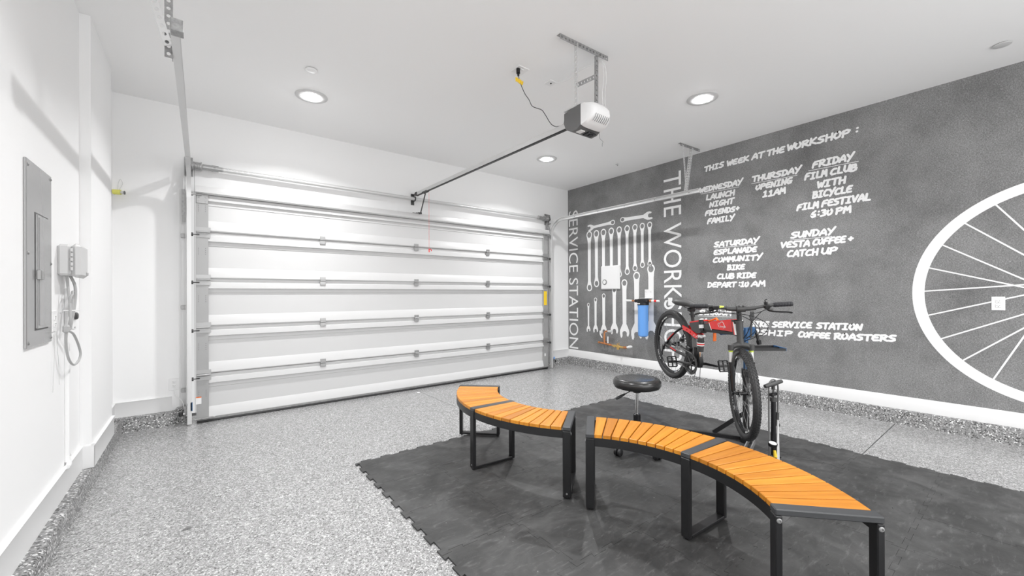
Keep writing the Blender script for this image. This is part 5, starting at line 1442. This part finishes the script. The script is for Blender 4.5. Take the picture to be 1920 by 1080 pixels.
# ================================================================== FLOOR PUMP
px_, py_ = 3.255, 1.155
pp = thing('floor_pump', 'black upright bicycle floor pump with wide handle and hose behind the near bench', 'pump', (px_, py_, .011))
sd = V(.7905, -.6124, 0)
def pb(mb, nm, m, **k): return gb(pp, mb, nm, m, **k)
c0 = V(px_, py_, 0)
pb(MB().cyl(c0 + V(0, 0, .03), c0 + V(0, 0, .56), .016, 18), 'barrel', M['blackg'])
pb(MB().cyl(c0 + V(0, 0, .56), c0 + V(0, 0, .665), .0055, 10).cyl(c0 + V(0, 0, .55), c0 + V(0, 0, .575), .021, 16), 'plunger', M['darkgrey'])
ha, hb_ = c0 + V(-.066, .03, .660), c0 + V(.066, -.03, .690)
pb(MB().tube([ha, ha.lerp(hb_, .3), ha.lerp(hb_, .5), ha.lerp(hb_, .7), hb_], [.013, .016, .019, .016, .013], 14).cyl(c0 + V(0, 0, .635), c0 + V(0, 0, .675), .012, 12), 'handle', M['darkgrey'])
arch = [c0 - sd * .030 + V(0, 0, .10), c0 - sd * .032 + V(0, 0, .35), c0 - sd * .032 + V(0, 0, .60), c0 - sd * .030 + V(0, 0, .665), c0 - sd * .012 + V(0, 0, .70), c0 + sd * .012 + V(0, 0, .70), c0 + sd * .032 + V(0, 0, .665), c0 + sd * .034 + V(0, 0, .60), c0 + sd * .030 + V(0, 0, .45)]
pb(MB().tube(smoothpath(arch, 5), .0062, 8), 'hose', M['midgrey'])
pb(MB().tube([c0 + sd * .030 + V(0, 0, .47), c0 + sd * .026 + V(0, 0, .40)], [.010, .012], 12).tube([c0 + sd * .012 + V(0, 0, .388), c0 + sd * .042 + V(0, 0, .380)], [.012, .011], 12), 'pump_head', M['darkgrey'])
pb(MB().box(c0 + V(0, 0, .60), (.075, .030, .022), .006).cyl(c0 + V(0, 0, .155) - sd * .03, c0 + V(0, 0, .155) + sd * .045, .014, 12), 'hose_clip', M['black'])
pb(MB().lathe([(.026, 0), (.029, .012), (.029, .022), (0, .022)], c0 + V(-.050, -.01, .245), V(-.12, -.2, .95), 24), 'gauge_housing', M['black'])
pb(MB().lathe([(.024, .0222), (.024, .0235), (0, .0235)], c0 + V(-.050, -.01, .245), V(-.12, -.2, .95), 24), 'gauge_face', M['white'])
pb(MB().tube([c0 + V(-.040, -.02, .215), c0 + V(-.050, -.03, .170)], [.009, .013], 8), 'chuck_lever', M['yellow'])
pb(MB().cyl(c0 + V(0, 0, .0), c0 + V(0, 0, .05), .03, 16).prism([(-.11, -.025), (.11, -.025), (.11, .025), (.03, .045), (-.03, .045), (-.11, .025)], c0 + V(0, 0, .0), sd, V(.6124, .7905, 0), (0, 0, .018)), 'foot_base', M['black'])
pb(MB().prism([(.010, .03), (.034, .03), (.026, .42), (.018, .42)], c0 - V(.6124, .7905, 0) * .018, sd, V(0, 0, 1), V(.6124, .7905, 0) * .01), 'side_brace', M['alu'])

# small debris on the floor
t = thing('leaf_scrap', 'small dark scrap lying on the speckled floor left of the mat', 'debris', (-.05, 2.95, 0))
MB().raw([(-.02, -.006, .002), (.0, -.012, .007), (.028, .004, .003), (.006, .009, .010), (-.018, .006, .003)], [(0, 1, 2, 3, 4)]).build('scrap', M['midgrey'], t)
t = thing('glue_spot', 'small white blob on the floor by the garage door foot', 'debris', (2.365, 5.13, 0))
MB().lathe([(.022, 0), (.018, .004), (0, .005)], (0, 0, 0), n=14).build('blob', M['white'], t)
